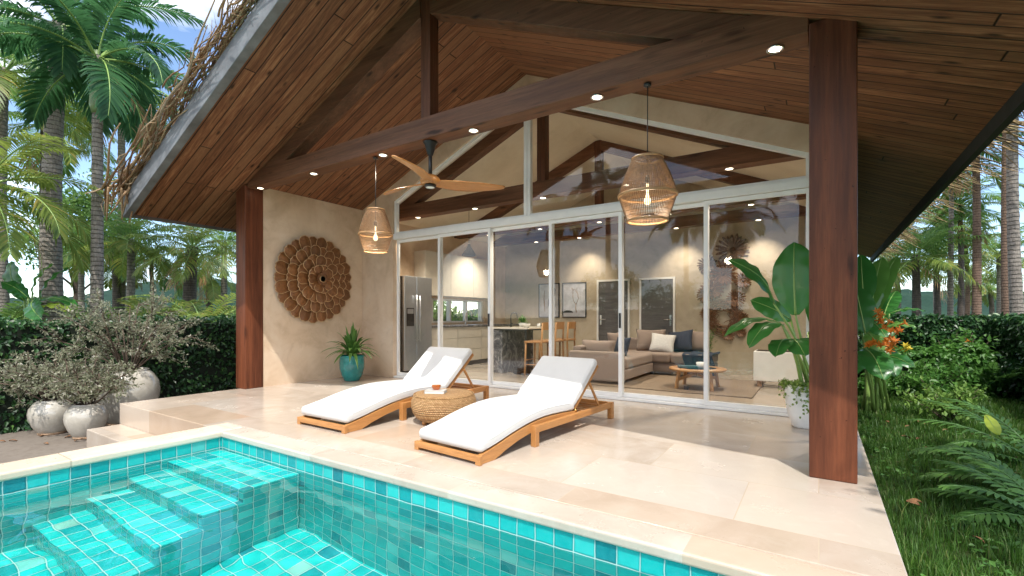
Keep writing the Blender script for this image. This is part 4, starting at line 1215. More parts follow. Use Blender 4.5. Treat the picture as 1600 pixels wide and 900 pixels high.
# ------------------------------------------------------------------ plant building blocks
UP = Vector((0,0,1))
def leaf4(b, p, d, n, L, W, fold=.25):
    """one small pointed leaf folded along its midrib: base p, direction d, facing n"""
    s = d.cross(n)
    if s.length < 1e-5: s = d.orthogonal()
    s.normalize(); n2 = s.cross(d)
    m = p + d*(L*.45)
    b.v.extend((tuple(p), tuple(m + s*W*.5 + n2*(W*fold)), tuple(p + d*L), tuple(m - s*W*.5 + n2*(W*fold))))
    k = len(b.v)-4
    b.f.append((k,k+1,k+2)); b.f.append((k,k+2,k+3)); b.m.extend((b.mat,b.mat)); b.s.extend((False,False))
def rdir(r):
    z = r.uniform(-1,1); a = r.uniform(0,2*PI); q = math.sqrt(1-z*z)
    return Vector((q*math.cos(a), q*math.sin(a), z))
def frond(b, base, az, el, L, droop, nl, ll, lw, r, lm=0, rm=3, vee=.25, sag=.45, sparse=0):
    """a pinnate frond: curved rachis with drooping leaflets down both sides"""
    seg = 14; pts = [Vector(base)]; dirs = []
    e = el; a = az; wob = r.uniform(-.25,.25)
    for i in range(seg):
        q = (i+.5)/seg
        e2 = e - droop*q**1.25; a2 = a + wob*q*q
        d = Vector((math.cos(a2)*math.cos(e2), math.sin(a2)*math.cos(e2), math.sin(e2)))
        dirs.append(d); pts.append(pts[-1] + d*(L/seg))
    dirs.append(dirs[-1])
    b.mat = rm
    b.tube(pts, [.020*L/2*(1-.85*i/seg)+.002 for i in range(seg+1)], 4, cap=False)
    b.mat = lm
    for i in range(nl):
        q = .13 + .87*(i+.3)/nl
        x = q*seg; k = min(int(x), seg-1); u = x-k
        p = pts[k].lerp(pts[k+1], u); d = dirs[k].lerp(dirs[k+1], u).normalized()
        side = d.cross(UP)
        if side.length < 1e-4: side = Vector((1,0,0))
        side.normalize(); nu = side.cross(d)
        prof = (math.sin(min(1, q*1.35+.12)*PI*.5)**.8)*(1 - .72*max(0,(q-.45)/.55)**1.5)
        fw = .35 + 1.15*q*q
        for sg in (-1, 1):
            if sparse and r.random() < sparse: continue
            dd = (side*sg + d*fw*r.uniform(.85,1.15) + nu*(vee+r.uniform(-.12,.12))).normalized()
            l = ll*prof*r.uniform(.85,1.08); sg_ = sag*r.uniform(.6,1.4)
            w = dd.cross(nu).normalized()*lw*.5
            m1 = p + dd*l*.4 - UP*(l*.06*sg_); m2 = p + dd*l*.75 - UP*(l*.30*sg_); tp = p + dd*l*.96 - UP*(l*.66*sg_)
            n0 = len(b.v)
            b.v.extend((tuple(p-w*.35), tuple(p+w*.35), tuple(m1+w), tuple(m1-w), tuple(m2+w*.75), tuple(m2-w*.75), tuple(tp)))
            for f in ((0,1,2,3),(3,2,4,5),(5,4,6)):
                b.f.append(tuple(n0+j for j in f)); b.m.append(lm); b.s.append(True)
    return pts[-1]

# crowns: a handful of kinds, shared by all the palms
def crown_mesh(name, leaf, seed, n=17, L=2.4, nl=44, ll=.62, lw=.042, droop=1.5, el0=1.35, el1=-.45, yellow=.15, dead=2, sag=.6):
    r = random.Random(seed); b = MB()
    for i in range(n):
        q = (i+.5)/n
        el = el0 + (el1-el0)*q**.9 + r.uniform(-.12,.12)
        az = i*2.39996 + r.uniform(-.25,.25)
        lm = 1 if (q > .6 and r.random() < yellow*2.2) else 0
        frond(b, (0.05*math.cos(az), .05*math.sin(az), -.12*q), az, el, L*r.uniform(.85,1.1)*(.8+.2*math.sin(q*PI)), droop*r.uniform(.75,1.2)*(1.05-.35*q), nl, ll, lw, r, lm, 3, sag=sag)
    for i in range(dead):
        az = r.uniform(0, 2*PI)
        frond(b, (0,0,-.2), az, -.55, L*.75, 1.0, nl//2, ll*.8, lw, r, 2, 3, sag=1.2, sparse=.3)
    for i in range(9):      # fruit stalks and boots
        az = r.uniform(0, 2*PI); p = Vector((0,0,-.15))
        d = Vector((math.cos(az), math.sin(az), .5))
        b.mat = 3; b.tube([p, p+d*.16, p+d*.26-UP*.10, p+d*.30-UP*.30], [.02,.015,.01,.006], 4)
    me = b.build(name, [M[leaf], M['palm_yellow'], M['palm_dead'], M['rib']], fix=False)
    data = me.data
    bpy.data.objects.remove(me)
    return data
CR = {
 'dark': [crown_mesh('dark_crown', 'palm_dark', 1, 17, 2.7, 58, .66, .046, 1.55, yellow=.0, dead=0), crown_mesh('dark_crown', 'palm_dark', 2, 15, 2.5, 52, .62, .046, 1.7, yellow=.1, dead=1)],
 'mid': [crown_mesh('mid_crown', 'palm_mid', 3, 19), crown_mesh('mid_crown', 'palm_mid', 4, 22, droop=1.3, dead=3), crown_mesh('mid_crown', 'palm_mid', 5, 16, droop=1.8)],
 'yellow': [crown_mesh('yellow_crown', 'palm_mid', 6, 20, yellow=.75, dead=4, droop=1.7), crown_mesh('yellow_crown', 'palm_yellow', 7, 16, droop=1.5, dead=2)],
}
CR['coco'] = [crown_mesh('coconut_crown', 'palm_mid', 8, 26, 1.85, 30, .46, .034, .95, 1.4, -.35, .6, 2, .9), crown_mesh('coconut_crown', 'palm_yellow', 9, 24, 1.85, 28, .44, .034, 1.05, 1.4, -.4, .3, 3, .9)]
def palm(label, px, zc, topz, r0, bark_, kind, scale=1.0, lean=(0,0), k=0, gz=-.5, shaft=False, xy=None, group='palm trees around the villa'):
    x, y = xy if xy else at(px, zc)
    root = thing('palm_tree', label, 'palm tree', (x, y, gz), 0, group)
    H = topz - gz
    rr = random.Random(int(px*7+zc*31))
    b = MB(); pts = []; rad = []
    n = max(24, int(H*9)); bx, by = rr.uniform(-.12,.12), rr.uniform(-.12,.12)
    for i in range(n+1):
        q = i/n
        pts.append((lean[0]*q + bx*math.sin(q*PI), lean[1]*q + by*math.sin(q*PI*.9), H*q))
        rad.append(r0*(1.0 - .34*q + .30*math.exp(-q*H*1.6))*(1 + (.05 if i % 2 else -.02) + rr.uniform(-.02,.02)))
    b.tube(pts, rad, 14)
    b.build('trunk', M[bark_], root)
    top = pts[-1]
    if shaft:
        b = MB(); b.tube([(top[0],top[1],top[2]-1.15), (top[0],top[1],top[2]-1.0), (top[0],top[1],top[2]-.5), (top[0],top[1],top[2]+.1)], [r0*.75, r0*1.12, r0*.9, r0*.45], 18)
        b.build('crownshaft', M['crownshaft'], root)
    c = bpy.data.objects.new('crown', CR[kind][k % len(CR[kind])]); COL.objects.link(c); c.parent = root
    c.location = top; c.rotation_euler = (rr.uniform(-.08,.08), rr.uniform(-.08,.08), rr.uniform(0, 6.28)); c.scale = (scale,)*3
    return root
def zy(py, zc): return 1.1 + (495-py)/F*zc
P = palm
# left side, over and beyond the hedge
P('tall palm with the thick grey ringed trunk at the left, crown out of frame', 84, 10, zy(38,10), .20, 'bark_grey', 'dark', 1.0, (.15,.1), 0)
P('palm with a pale green crownshaft and big dark drooping fronds, left of the roof', 150, 9.4, zy(88,9.4), .115, 'bark_grey', 'dark', .95, (.05,0), 1, shaft=True)
P('palm with a slim dark trunk just left of the thick ringed palm', 69, 18, zy(190,18), .15, 'bark_dark', 'mid', 1.15, (0,0), 0)
P('palm with a dark trunk right of the crownshaft palm, high crown', 187, 16, zy(150,16), .14, 'bark_grey', 'mid', 1.1, (.1,0), 1)
P('short slim grey palm between the two big left trunks', 132, 17, zy(372,17), .11, 'bark_grey', 'mid', .75, (-.1,0), 2)
P('short palm with a rough dark trunk behind the full green one', 180, 15.5, zy(395,15.5), .15, 'bark_dark', 'mid', .7, (0,0), 0)
P('low full green palm above the potted shrubs', 196, 12.6, zy(372,12.6), .12, 'bark_grey', 'coco', .9, (0,.1), 0)
P('thin pale palm between the full green palm and the yellowing one', 235, 16, zy(405,16), .08, 'bark_grey', 'mid', .68, (.05,0), 2)
P('yellowing palm with a thick dark trunk nearest the left post', 297, 12.5, zy(385,12.5), .19, 'bark_dark', 'coco', .85, (.05,.05), 1)
P('low dark palm low down behind the yellowing one', 326, 21, zy(430,21), .17, 'bark_dark', 'yellow', .75, (0,0), 1)
P('palm at the far left edge with yellow green fronds at eave height', -25, 8.2, zy(285,8.2), .13, 'bark_brown', 'yellow', .85, (0,0), 1)
P('palm with mid green fronds at the upper left corner', 8, 12.5, zy(110,12.5), .16, 'bark_grey', 'mid', 1.1, (.1,0), 0)
P('palm half hidden behind the left post under the eave', 350, 17, zy(385,17), .13, 'bark_grey', 'mid', .85, (0,0), 0)
# right side, beyond the back hedge
P('slim grey palm, first of the tall trunks right of the coconut palm', 1484, 15, zy(235,15), .08, 'bark_grey', 'mid', .9, (.05,0), 0, -.12)
P('spiky barked palm between the slim grey and the brown trunks', 1499, 16.5, zy(318,16.5), .10, 'bark_dark', 'mid', .85, (0,0), 1, -.12)
P('tall palm with a smooth red brown trunk right of the spiky one', 1525, 14, zy(150,14), .115, 'bark_brown', 'mid', 1.0, (0,.1), 2, -.12)
P('tall brown ringed palm left of the two trunks at the right edge', 1573, 13, zy(95,13), .10, 'bark_brown', 'dark', 1.0, (0,0), 0, -.12)
P('grey ringed palm cut by the right edge of the picture', 1594, 10.4, zy(60,10.4), .12, 'bark_grey', 'mid', 1.0, (-.1,0), 1, -.12)
P('palm with a dark smooth trunk at the very right edge', 1606, 9.6, zy(40,9.6), .12, 'bark_dark', 'dark', .9, (.1,0), 1, -.12)
P('bushy coconut palm with yellow green fronds beyond the back hedge', 1430, 15.5, zy(398,15.5), .14, 'bark_dark', 'coco', 1.15, (0,0), 0, -.12)
P('second coconut palm close behind the bushy one', 1462, 18, zy(408,18), .12, 'bark_dark', 'coco', .9, (0,0), 0, -.12)
P('palm under the straw roof fringe, left of the bushy coconut palm', 1398, 19, zy(405,19), .12, 'bark_grey', 'coco', .9, (0,0), 2, -.12)
P('small far palm between the spiky and the brown trunks', 1511, 25, zy(440,25), .12, 'bark_dark', 'coco', .9, (0,0), 1, -.12)
P('small far palm with drooping fronds between the brown trunks', 1545, 24, zy(448,24), .12, 'bark_dark', 'coco', .9, (0,0), 0, -.12)
P('palm with an arching crown between the spiky trunk and the brown trunk', 1508, 20, zy(372,20), .10, 'bark_brown', 'coco', 1.0, (0,0), 1, -.12)
P('yellowish palm whose fronds hang left of the ringed trunk by the right edge', 1560, 19, zy(395,19), .10, 'bark_grey', 'coco', 1.0, (0,0), 0, -.12)
P('green palm crown just under the straw fringe, left of the slim grey trunk', 1466, 21, zy(352,21), .10, 'bark_grey', 'coco', 1.05, (0,0), 2, -.12)
# across the pool, seen mirrored in the glass and the water
for i, (x, y, h, kd, lb) in enumerate(((-9.5,-12,8.2,'dark','tallest palm across the pool, mirrored in the left panes'), (-6.2,-15,7.0,'mid','palm across the pool mirrored between the left and middle panes'), (-3.4,-13,6.2,'mid','shortest palm across the pool mirrored in the middle panes'),
        (-.6,-14,8.0,'dark','palm across the pool mirrored in the right gable window'), (2.6,-12.5,7.2,'mid','palm across the pool beyond its right corner'), (-13.5,-14,7.6,'mid','palm across the pool beyond its left corner'))):
    P(lb, 100+i*37, 10, h, .17, 'bark_grey', kd, 1.05, (0,0), i, -.5, xy=(x, y))

# leafy trees
def leafy_tree(label, x, y, gz, h, rad, n, mat, ls=.16, seed=1, trunk=.14, cz=None):
    r = random.Random(seed)
    root = thing('leafy_tree', label, 'tree', (x, y, gz), 0, 'leafy trees in the garden')
    b = MB(); clumps = []
    th = h*.42
    b.tube([(0,0,0),(.04,.05,th*.5),(0,.03,th),(.05,0,h*.72)], [trunk*1.25,trunk,trunk*.85,trunk*.4], 10)
    for i in range(11):
        a = i*2.4+r.uniform(-.3,.3); z0 = th*r.uniform(.75,1.35); L = rad[0]*r.uniform(.55,1.0)
        p0 = Vector((0,0,z0)); p1 = p0+Vector((math.cos(a)*L*.5, math.sin(a)*L*.5, h*.16)); p2 = p0+Vector((math.cos(a)*L, math.sin(a)*L, h*r.uniform(.18,.52)))
        b.tube([p0,p1,p2], [trunk*.42,trunk*.26,trunk*.1], 6); clumps += [p2, p1.lerp(p2,.5)]
    b.build('trunk', M['bark_brown'], root)
    for i in range(26):
        d = rdir(r); clumps.append(Vector((d.x*rad[0]*.8, d.y*rad[0]*.8, h*.72+d.z*rad[1]*.85)))
    b = MB()
    for i in range(n):
        c = r.choice(clumps); q = Vector((r.gauss(0,.30*rad[0]*.55), r.gauss(0,.30*rad[0]*.55), r.gauss(0,.22*rad[1]*.6)))
        d = rdir(r); d.z -= .35; d.normalize()
        leaf4(b, c+q, d, rdir(r), ls*r.uniform(.6,1.3), ls*.5)
    b.build('crown', M[mat], root, fix=False)
    return root
x, y = at(118, 24); leafy_tree('leafy broad tree behind the palms at the left', x, y, -.5, 8.2, (2.6,2.2), 9000, 'palm_mid', .20, 3)
leafy_tree('leafy tree beside the lawn, out of frame, throwing dappled shade', 4.0, 1.3, -.12, 6.4, (1.7,1.5), 9000, 'shrub', .17, 6)
leafy_tree('second leafy tree beside the lawn, out of frame behind the first', 4.6, 4.2, -.12, 5.6, (1.15,1.1), 4800, 'shrub', .16, 7)

for i, (x, y, h, lb) in enumerate(((-11,-16.5,4.6,'leafy tree across the pool behind the leftmost mirrored palm'), (-7.6,-17,3.4,'low leafy tree across the pool between two mirrored palms'), (-2.0,-16.5,4.2,'round leafy tree across the pool mirrored in the middle panes'), (1.6,-17,5.0,'tall leafy tree across the pool mirrored beside the right post'))):
    leafy_tree(lb, x, y, -.5, h, (1.7,1.2), 2600, 'shrub', .22, 60+i)

# ------------------------------------------------------------------ hedges
def hedge(label, x0, x1, y0, y1, z0, z1, n, size=.075, seed=1, mat='hedge', bump=.10, name='hedge', shy=.06):
    r = random.Random(seed)
    root = thing(name, label, 'hedge', ((x0+x1)/2, (y0+y1)/2, z0), 0)
    cx, cy, hx, hy, h = (x0+x1)/2, (y0+y1)/2, (x1-x0)/2, (y1-y0)/2, z1-z0
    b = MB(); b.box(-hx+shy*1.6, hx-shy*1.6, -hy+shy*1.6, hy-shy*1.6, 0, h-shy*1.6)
    b.build('dark_core', M['hedge_core'], root)  # plain near-black box filling the hedge behind its leaves
    ar = [2*hy*h, 2*hy*h, 2*hx*h, 2*hx*h, 4*hx*hy]
    b = MB()
    for i in range(n):
        f = r.choices(range(5), ar)[0]; u, v = r.uniform(-1,1), r.uniform(-1,1)
        if f == 0: p, nn = Vector((hx, hy*u, h*(v*.5+.5))), Vector((1,0,0))
        elif f == 1: p, nn = Vector((-hx, hy*u, h*(v*.5+.5))), Vector((-1,0,0))
        elif f == 2: p, nn = Vector((hx*u, hy, h*(v*.5+.5))), Vector((0,1,0))
        elif f == 3: p, nn = Vector((hx*u, -hy, h*(v*.5+.5))), Vector((0,-1,0))
        else: p, nn = Vector((hx*u, hy*v, h)), Vector((0,0,1))
        q = noise.noise((p+Vector((cx,cy,0)))*2.3)*bump + noise.noise((p+Vector((cx,cy,3)))*6)*bump*.4
        p = p + nn*(q - abs(r.gauss(0,.045)))
        fn = (nn + rdir(r)*.75 + UP*.25).normalized()
        d = (rdir(r)*.9 - UP*.75 + nn*.25); d = (d - fn*d.dot(fn)*.8).normalized()
        leaf4(b, p, d, fn, size*r.uniform(.45,1.5), size*.72*r.uniform(.8,1.2))
    b.build('foliage', M[mat], root, fix=False)
    return root
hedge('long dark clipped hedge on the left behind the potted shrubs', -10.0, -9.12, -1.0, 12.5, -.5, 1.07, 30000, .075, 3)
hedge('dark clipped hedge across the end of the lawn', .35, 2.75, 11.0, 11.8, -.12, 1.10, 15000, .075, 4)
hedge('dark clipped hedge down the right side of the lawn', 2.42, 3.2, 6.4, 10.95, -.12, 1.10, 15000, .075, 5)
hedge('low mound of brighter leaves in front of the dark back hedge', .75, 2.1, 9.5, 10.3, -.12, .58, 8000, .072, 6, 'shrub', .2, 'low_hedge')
hedge('unseen hedge added across the pool to darken the lower panes', -15, 7, -18.6, -17.4, -.5, 1.5, 12000, .20, 7)  # out of view, added so the lower panes mirror something dark

# loose growth behind the hedges
def scrub(x0, x1, y0, y1, z0, hmax, n, size, seed, mat):
    r = random.Random(seed); b = MB()
    for i in range(n):
        x, y = r.uniform(x0,x1), r.uniform(y0,y1)
        top = hmax*(.55+.9*noise.noise(Vector((x*.45,y*.45,seed))))
        z = z0 + max(.1, top)*r.random()**.6
        leaf4(b, Vector((x,y,z)), (rdir(r)+UP*.4).normalized(), rdir(r), size*r.uniform(.6,1.5), size*.45)
    return b.build('undergrowth', M[mat], fix=False)
tag(scrub(-30,-10.1,2,30,-.5,2.0,24000,.24,11,'shrub_light'), kind='stuff')
tag(scrub(1.0,24,13,34,-.12,1.3,18000,.26,12,'shrub'), kind='stuff')
tag(scrub(-10.5,-7.7,8.5,12.8,-.5,2.6,6000,.2,14,'shrub_light'), kind='stuff')
def far_wood(a0, a1, d0, d1, n, h, seed):
    r = random.Random(seed); b = MB()
    for i in range(n):
        a = r.uniform(a0,a1); d = r.uniform(d0,d1)
        x, y = d*math.cos(a), d*math.sin(a)
        top = h*(.6+.8*noise.noise(Vector((x*.12,y*.12,seed))))
        leaf4(b, Vector((x,y,-.5+max(.2,top)*r.random()**.5)), rdir(r), rdir(r), 1.0*r.uniform(.6,1.4), .6)
    return b.build('far_woods', M['forest'], fix=False)
tag(far_wood(R(125),R(185),45,80,12000,1.9,3), kind='stuff')
tag(far_wood(R(35),R(80),45,80,12000,1.9,5), kind='stuff')

# ------------------------------------------------------------------ broad leaves
def broadleaf(b, base, tip, width, arch=.12, nrm=(0,-1,.3), fold=.22, wave=.02, seed=0, mat=0, rib=1):
    base, tip = Vector(base), Vector(tip); ax = tip-base; L = ax.length
    nrm = Vector(nrm); nrm = (nrm - ax.normalized()*nrm.dot(ax.normalized())).normalized()
    side = ax.normalized().cross(nrm).normalized()
    r = random.Random(seed); ph = r.uniform(0,6)
    def mid(u): return base + ax*u + nrm*(arch*L*math.sin(u*PI)) 
    def pt(u, v):
        s = (v-.5)*2
        w = width*.5*(math.sin(min(1, u*1.9+.06)*PI/2)**.75)*(1-max(0,(u-.5)/.5)**2.4)**.8 if u < 1 else 0
        p = mid(u) + side*(s*w) + nrm*(fold*abs(s)*w - .10*w*s*s*2 + wave*math.sin(u*24+ph+s*1.2)*abs(s)**1.5)
        return p
    b.mat = mat; b.grid(pt, 22, 8)
    b.mat = rib; b.tube([mid(q/10)+nrm*.003 for q in range(11)], [.010*(1-.8*q/10)*min(1.3,width*3) for q in range(11)], 5)
def stalk_to(b, root, base, r0=.018, r1=.010, bow=.1, mat=1):
    root, base = Vector(root), Vector(base)
    m = (root+base)/2; hd = Vector((base.x-root.x, base.y-root.y, 0))
    m = m - hd*bow*2 + UP*0
    b.mat = mat
    b.tube([root, root.lerp(m,.5)*.5+ (root*.5+m*.5)*.5, m, m.lerp(base,.5)+(-hd)*bow*.4, base], [r0, r0*.95, r0*.85, r0*.7, r1], 8)
def wp(px, py, zc):
    x, y = at(px, zc); return Vector((x, y, zy(py, zc)))

# white planter with the big-leaved plant by the right post
PXY = at(1264, 4.72)
wpl = thing('potted_plant', 'tall broad leaved plant in a tapered white planter behind the right post', 'plant', (PXY[0], PXY[1], 0))
o3 = Vector((PXY[0], PXY[1], 0))
b = MB()
def sq(rr, n=40, p=3.2):
    out = []
    for j in range(n):
        a = 2*PI*j/n; c_, s_ = math.cos(a), math.sin(a)
        k = (abs(c_)**p+abs(s_)**p)**(-1/p); out.append((rr*k*c_, rr*k*s_))
    return out
prof = [(.135,0),(.15,.015),(.185,.14),(.205,.26),(.21,.36),(.20,.42),(.185,.42),(.18,.37),(.0001,.365)]
vs = []; fs = []
for rr, z in prof: vs += [(x_, y_, z) for x_, y_ in sq(rr)]
for i in range(len(prof)-1):
    for j in range(40): fs.append((i*40+j, i*40+(j+1)%40, (i+1)*40+(j+1)%40, (i+1)*40+j))
fs.append(tuple(range(39,-1,-1))); b.add(vs, fs, True); b.build('planter', M['white'], wpl)
b = MB(); b.lathe([(.178,.374),(.0001,.385)], 30); b.build('soil', M['soil'], wpl)
LV = [ # base, tip, width, arch, normal, light?
 ((1243,492,4.62),(1241,378,4.75),.40,.04,(-.2,-1,.15),0),
 ((1209,474,4.55),(1139,406,4.35),.30,.12,(.0,-.7,.75),0),
 ((1223,508,4.60),(1131,526,4.25),.15,.14,(0,-.3,1),0),
 ((1222,508,4.50),(1170,543,4.15),.20,.16,(-.1,-.6,.8),0),
 ((1234,532,4.45),(1258,556,4.10),.26,.16,(.1,-.7,.7),0),
 ((1233,531,4.46),(1212,558,4.15),.20,.14,(-.2,-.7,.7),0),
 ((1236,500,4.9),(1172,469,4.95),.22,.10,(-.2,-.8,.5),0),
 ((1268,505,4.9),(1300,420,5.1),.30,.06,(.2,-1,.2),0),
 ((1262,520,4.9),(1315,540,4.8),.26,.14,(0,-.4,1),0)]
for i, (pb, pt_, wd, ar, nr, lt) in enumerate(LV):
    b = MB(); B, T = wp(*pb)-o3, wp(*pt_)-o3
    stalk_to(b, (rnd.uniform(-.07,.07), rnd.uniform(-.07,.07), .38), B, .016, .009, .06)
    broadleaf(b, B, T, wd, ar, nr, .16, .008, i)
    b.build('leaf', [M['broad'], M['rib']], wpl, fix=False)
b = MB(); r = random.Random(4)
for i in range(900):
    a = r.uniform(-PI, .2) if r.random() < .85 else r.uniform(0, 2*PI); q = r.random()
    rr = .10+.13*min(1,q*1.6); z = .40 + .05*math.sin(q*3) - max(0,q-.5)*.62*r.random()*max(.15,math.cos(a+1.75))
    leaf4(b, Vector((rr*math.cos(a)*1.02+r.gauss(0,.02), rr*math.sin(a)*1.02+r.gauss(0,.02), z)), (rdir(r)-UP*.5).normalized(), (rdir(r)*.6+Vector((math.cos(a),math.sin(a),.6))).normalized(), r.uniform(.025,.05), .024)
b.build('trailing_foliage', M['spill'], wpl, fix=False)

# broad leaved clump with orange flowers beyond the right post
cxy = at(1368, 6.0)
bp = thing('flowering_plant', 'broad leaved clump with orange flowers on the lawn right of the post', 'plant', (cxy[0], cxy[1], -.12))
o3 = Vector((cxy[0], cxy[1], -.12))
LV = [((1350,480,5.9),(1345,398,6.2),.30,.05,(-.1,-1,.2),0),((1362,478,6.0),(1378,402,6.3),.26,.06,(-.3,-1,.2),1),((1370,490,6.1),(1402,400,6.6),.24,.07,(-.5,-1,.3),1),
 ((1352,520,5.8),(1336,446,6.0),.32,.05,(0,-1,.2),0),((1378,505,6.0),(1400,455,6.4),.24,.08,(-.3,-1,.5),0),((1390,490,6.0),(1446,486,5.9),.13,.12,(0,-.3,1),0),
 ((1380,515,5.8),(1432,512,5.6),.14,.22,(0,-.5,1),1),((1352,545,5.4),(1381,594,4.9),.30,.12,(.1,-.8,.6),0),((1350,560,5.4),(1322,590,5.0),.24,.12,(-.1,-.8,.6),0),
 ((1372,560,5.4),(1428,574,5.0),.20,.16,(.1,-.6,.8),0),((1356,520,5.7),(1382,566,5.3),.22,.12,(.2,-.9,.4),1),((1366,505,5.9),(1390,540,5.6),.24,.1,(.2,-.9,.4),0),
 ((1345,500,6.1),(1372,430,6.4),.28,.05,(.1,-1,.2),0),((1384,540,6.0),(1398,590,5.6),.2,.1,(.2,-.9,.4),0)]
for i, (pb, pt_, wd, ar, nr, lt) in enumerate(LV):
    b = MB(); B, T = wp(*pb)-o3, wp(*pt_)-o3
    stalk_to(b, (rnd.uniform(-.15,.15), rnd.uniform(-.15,.15), 0), B, .018, .009, .05)
    broadleaf(b, B, T, wd, ar, nr, .18, .010, i+40)
    b.build('leaf', [M['broad_light' if lt else 'broad'], M['rib']], bp, fix=False)
def blossoms(spots, mat, parent, o3, size=.07, seed=3):
    r = random.Random(seed)
    for s_ in spots:
        b = MB(); c_ = wp(*s_)-o3
        for k in range(3):
            cc = c_ + Vector((r.gauss(0,.035), r.gauss(0,.035), r.gauss(0,.035))); ax = (Vector((.2,-.7,.4))+rdir(r)*.6).normalized()
            sd = ax.orthogonal().normalized(); td = ax.cross(sd)
            for j in range(6):
                a = 2*PI*j/6; d = (sd*math.cos(a)+td*math.sin(a)+ax*.6).normalized()
                leaf4(b, cc, d, ax, size*r.uniform(.8,1.2), size*.42)
            b.tube([cc-ax*.06, cc], [.005,.011], 6)
        b.build('flower', M[mat], parent, fix=False)
blossoms([(1371,487,5.6),(1386,508,5.2),(1398,513,5.1),(1359,534,5.3),(1380,536,5.1),(1391,538,5.0),(1394,530,5.1),(1374,503,5.5)], 'orange', bp, o3, .06)
blossoms([(1414,540,5.4)], 'yellow', bp, o3, .05)

def shrub(label, px, zc, gz, h, spread, n, leaf, ls, seed, flowers=None, lift=0, name='shrub', nst=14):
    x, y = at(px, zc); r = random.Random(seed)
    root = thing(name, label, 'shrub', (x, y, gz), 0)
    b = MB(); lb = MB()
    for i in range(nst):
        a = r.uniform(0,2*PI); q = r.uniform(.25,1)
        tip = Vector((math.cos(a)*spread*q, math.sin(a)*spread*q, h*r.uniform(.55,1.05)*(1-.25*q)))
        m = tip*.5+Vector((0,0,h*.12)); pts = [Vector((0,0,0)), m*.55, m, tip]
        b.tube(pts, [.012,.009,.006,.003], 5)
        for k in range(n//nst):
            t = r.random()**.7; p = m.lerp(tip, t) if r.random() < .75 else (m*.5).lerp(m, t)
            p = p + Vector((r.gauss(0,.07), r.gauss(0,.07), r.gauss(0,.05)))*spread*1.6 + UP*lift
            leaf4(lb, p, (rdir(r)-UP*.2).normalized(), (rdir(r)*.7+UP).normalized(), ls*r.uniform(.6,1.3), ls*.55)
    b.build('stems', M['branch'], root); lb.build('foliage', M[leaf], root, fix=False)
    return root
shrub('low bright leaved shrub at the lawn edge below the flowering clump', 1385, 7.2, -.12, .38, .55, 900, 'shrub', .085, 21)
shrub('loose leaved shrub in the middle of the bed right of the flowering clump', 1465, 6.6, -.12, .62, .55, 900, 'shrub', .085, 22)
fs_ = shrub('tall airy shrub with small orange flowers in front of the back hedge', 1492, 7.6, -.12, 1.12, .42, 620, 'shrub', .09, 23)
blossoms([(1488,549,7.4),(1492,556,7.3),(1499,562,7.3),(1503,565,7.3),(1508,540,7.4),(1482,546,7.4),(1500,573,7.3),(1510,545,7.4)], 'orange', fs_, fs_.location.copy(), .05, 7)
shrub('small leafy shrub in front of the side hedge, left of the fern', 1482, 5.4, -.12, .52, .42, 700, 'shrub_light', .07, 24)
shrub('dark spreading shrub under the side hedge on the right', 1560, 7.0, -.12, .7, .7, 1300, 'hedge', .10, 25)
shrub('low dark shrub by the lawn edge beneath the tall airy one', 1440, 8.2, -.12, .45, .6, 900, 'hedge', .09, 26)
shrub('leafy shrub tucked against the house wall behind the flowering clump', 1352, 8.6, -.12, .9, .6, 1500, 'hedge', .10, 27)

def fern(label, px, zc, gz, specs, seed, ll=.16, lw=.03, nl=26, leaf='fern', lift=0, cat='fern'):
    x, y = at(px, zc); r = random.Random(seed)
    root = thing('fern', label, cat, (x, y, gz), 0)
    for az, el, L, dr in specs:
        b = MB(); frond(b, (0.02*math.cos(az),.02*math.sin(az),lift), az, el, L, dr, nl, ll, lw, r, 0, 1, vee=.1, sag=.35)
        b.build('frond', [M[leaf], M['stem']], root, fix=False)
    return root
A = lambda d: R(d)
fern('upright feathery fern against the dark side hedge', 1547, 7.0, -.12, [(A(20*i), 1.15+.15*math.sin(i*2.1), .75+.1*math.sin(i), .9) for i in range(18)], 31, .15, .020, 30)
fern('arching fern leaning over the lawn from the right edge', 1640, 3.75, -.12, [(A(175),.75,.95,1.0),(A(158),.95,.95,1.0),(A(192),.4,.95,.8),(A(138),1.05,.9,1.1),(A(208),.75,.8,1.2)], 32, .17, .024, 23)
fern('low fern at the right edge nearest the camera', 1650, 2.75, -.12, [(A(150),.85,.62,1.0),(A(170),.45,.60,.8),(A(190),.75,.55,1.0),(A(130),1.0,.55,1.1),(A(210),.4,.55,.8)], 33, .15, .026, 17)
fern('broad leaved fern at the right edge below the arching one', 1622, 3.15, -.12, [(A(165),.9,.70,1.3),(A(185),.6,.65,1.2),(A(145),1.0,.6,1.3),(A(205),.9,.6,1.3)], 34, .17, .030, 16)
x, y = at(1560, 3.9)
yl = thing('yellow_leaf_plant', 'single big yellow green leaf standing among the ferns', 'plant', (x, y, -.12))
b = MB(); stalk_to(b, (0,0,0), wp(1542,652,3.7)-Vector((x,y,-.12)), .006, .004, .02); broadleaf(b, wp(1540,648,3.7)-Vector((x,y,-.12)), wp(1562,680,3.6)-Vector((x,y,-.12)), .075, .08, (-.3,-1,.5), .08, .003, 2); b.build('leaf', [M['yellow_leaf'], M['rib']], yl, fix=False)

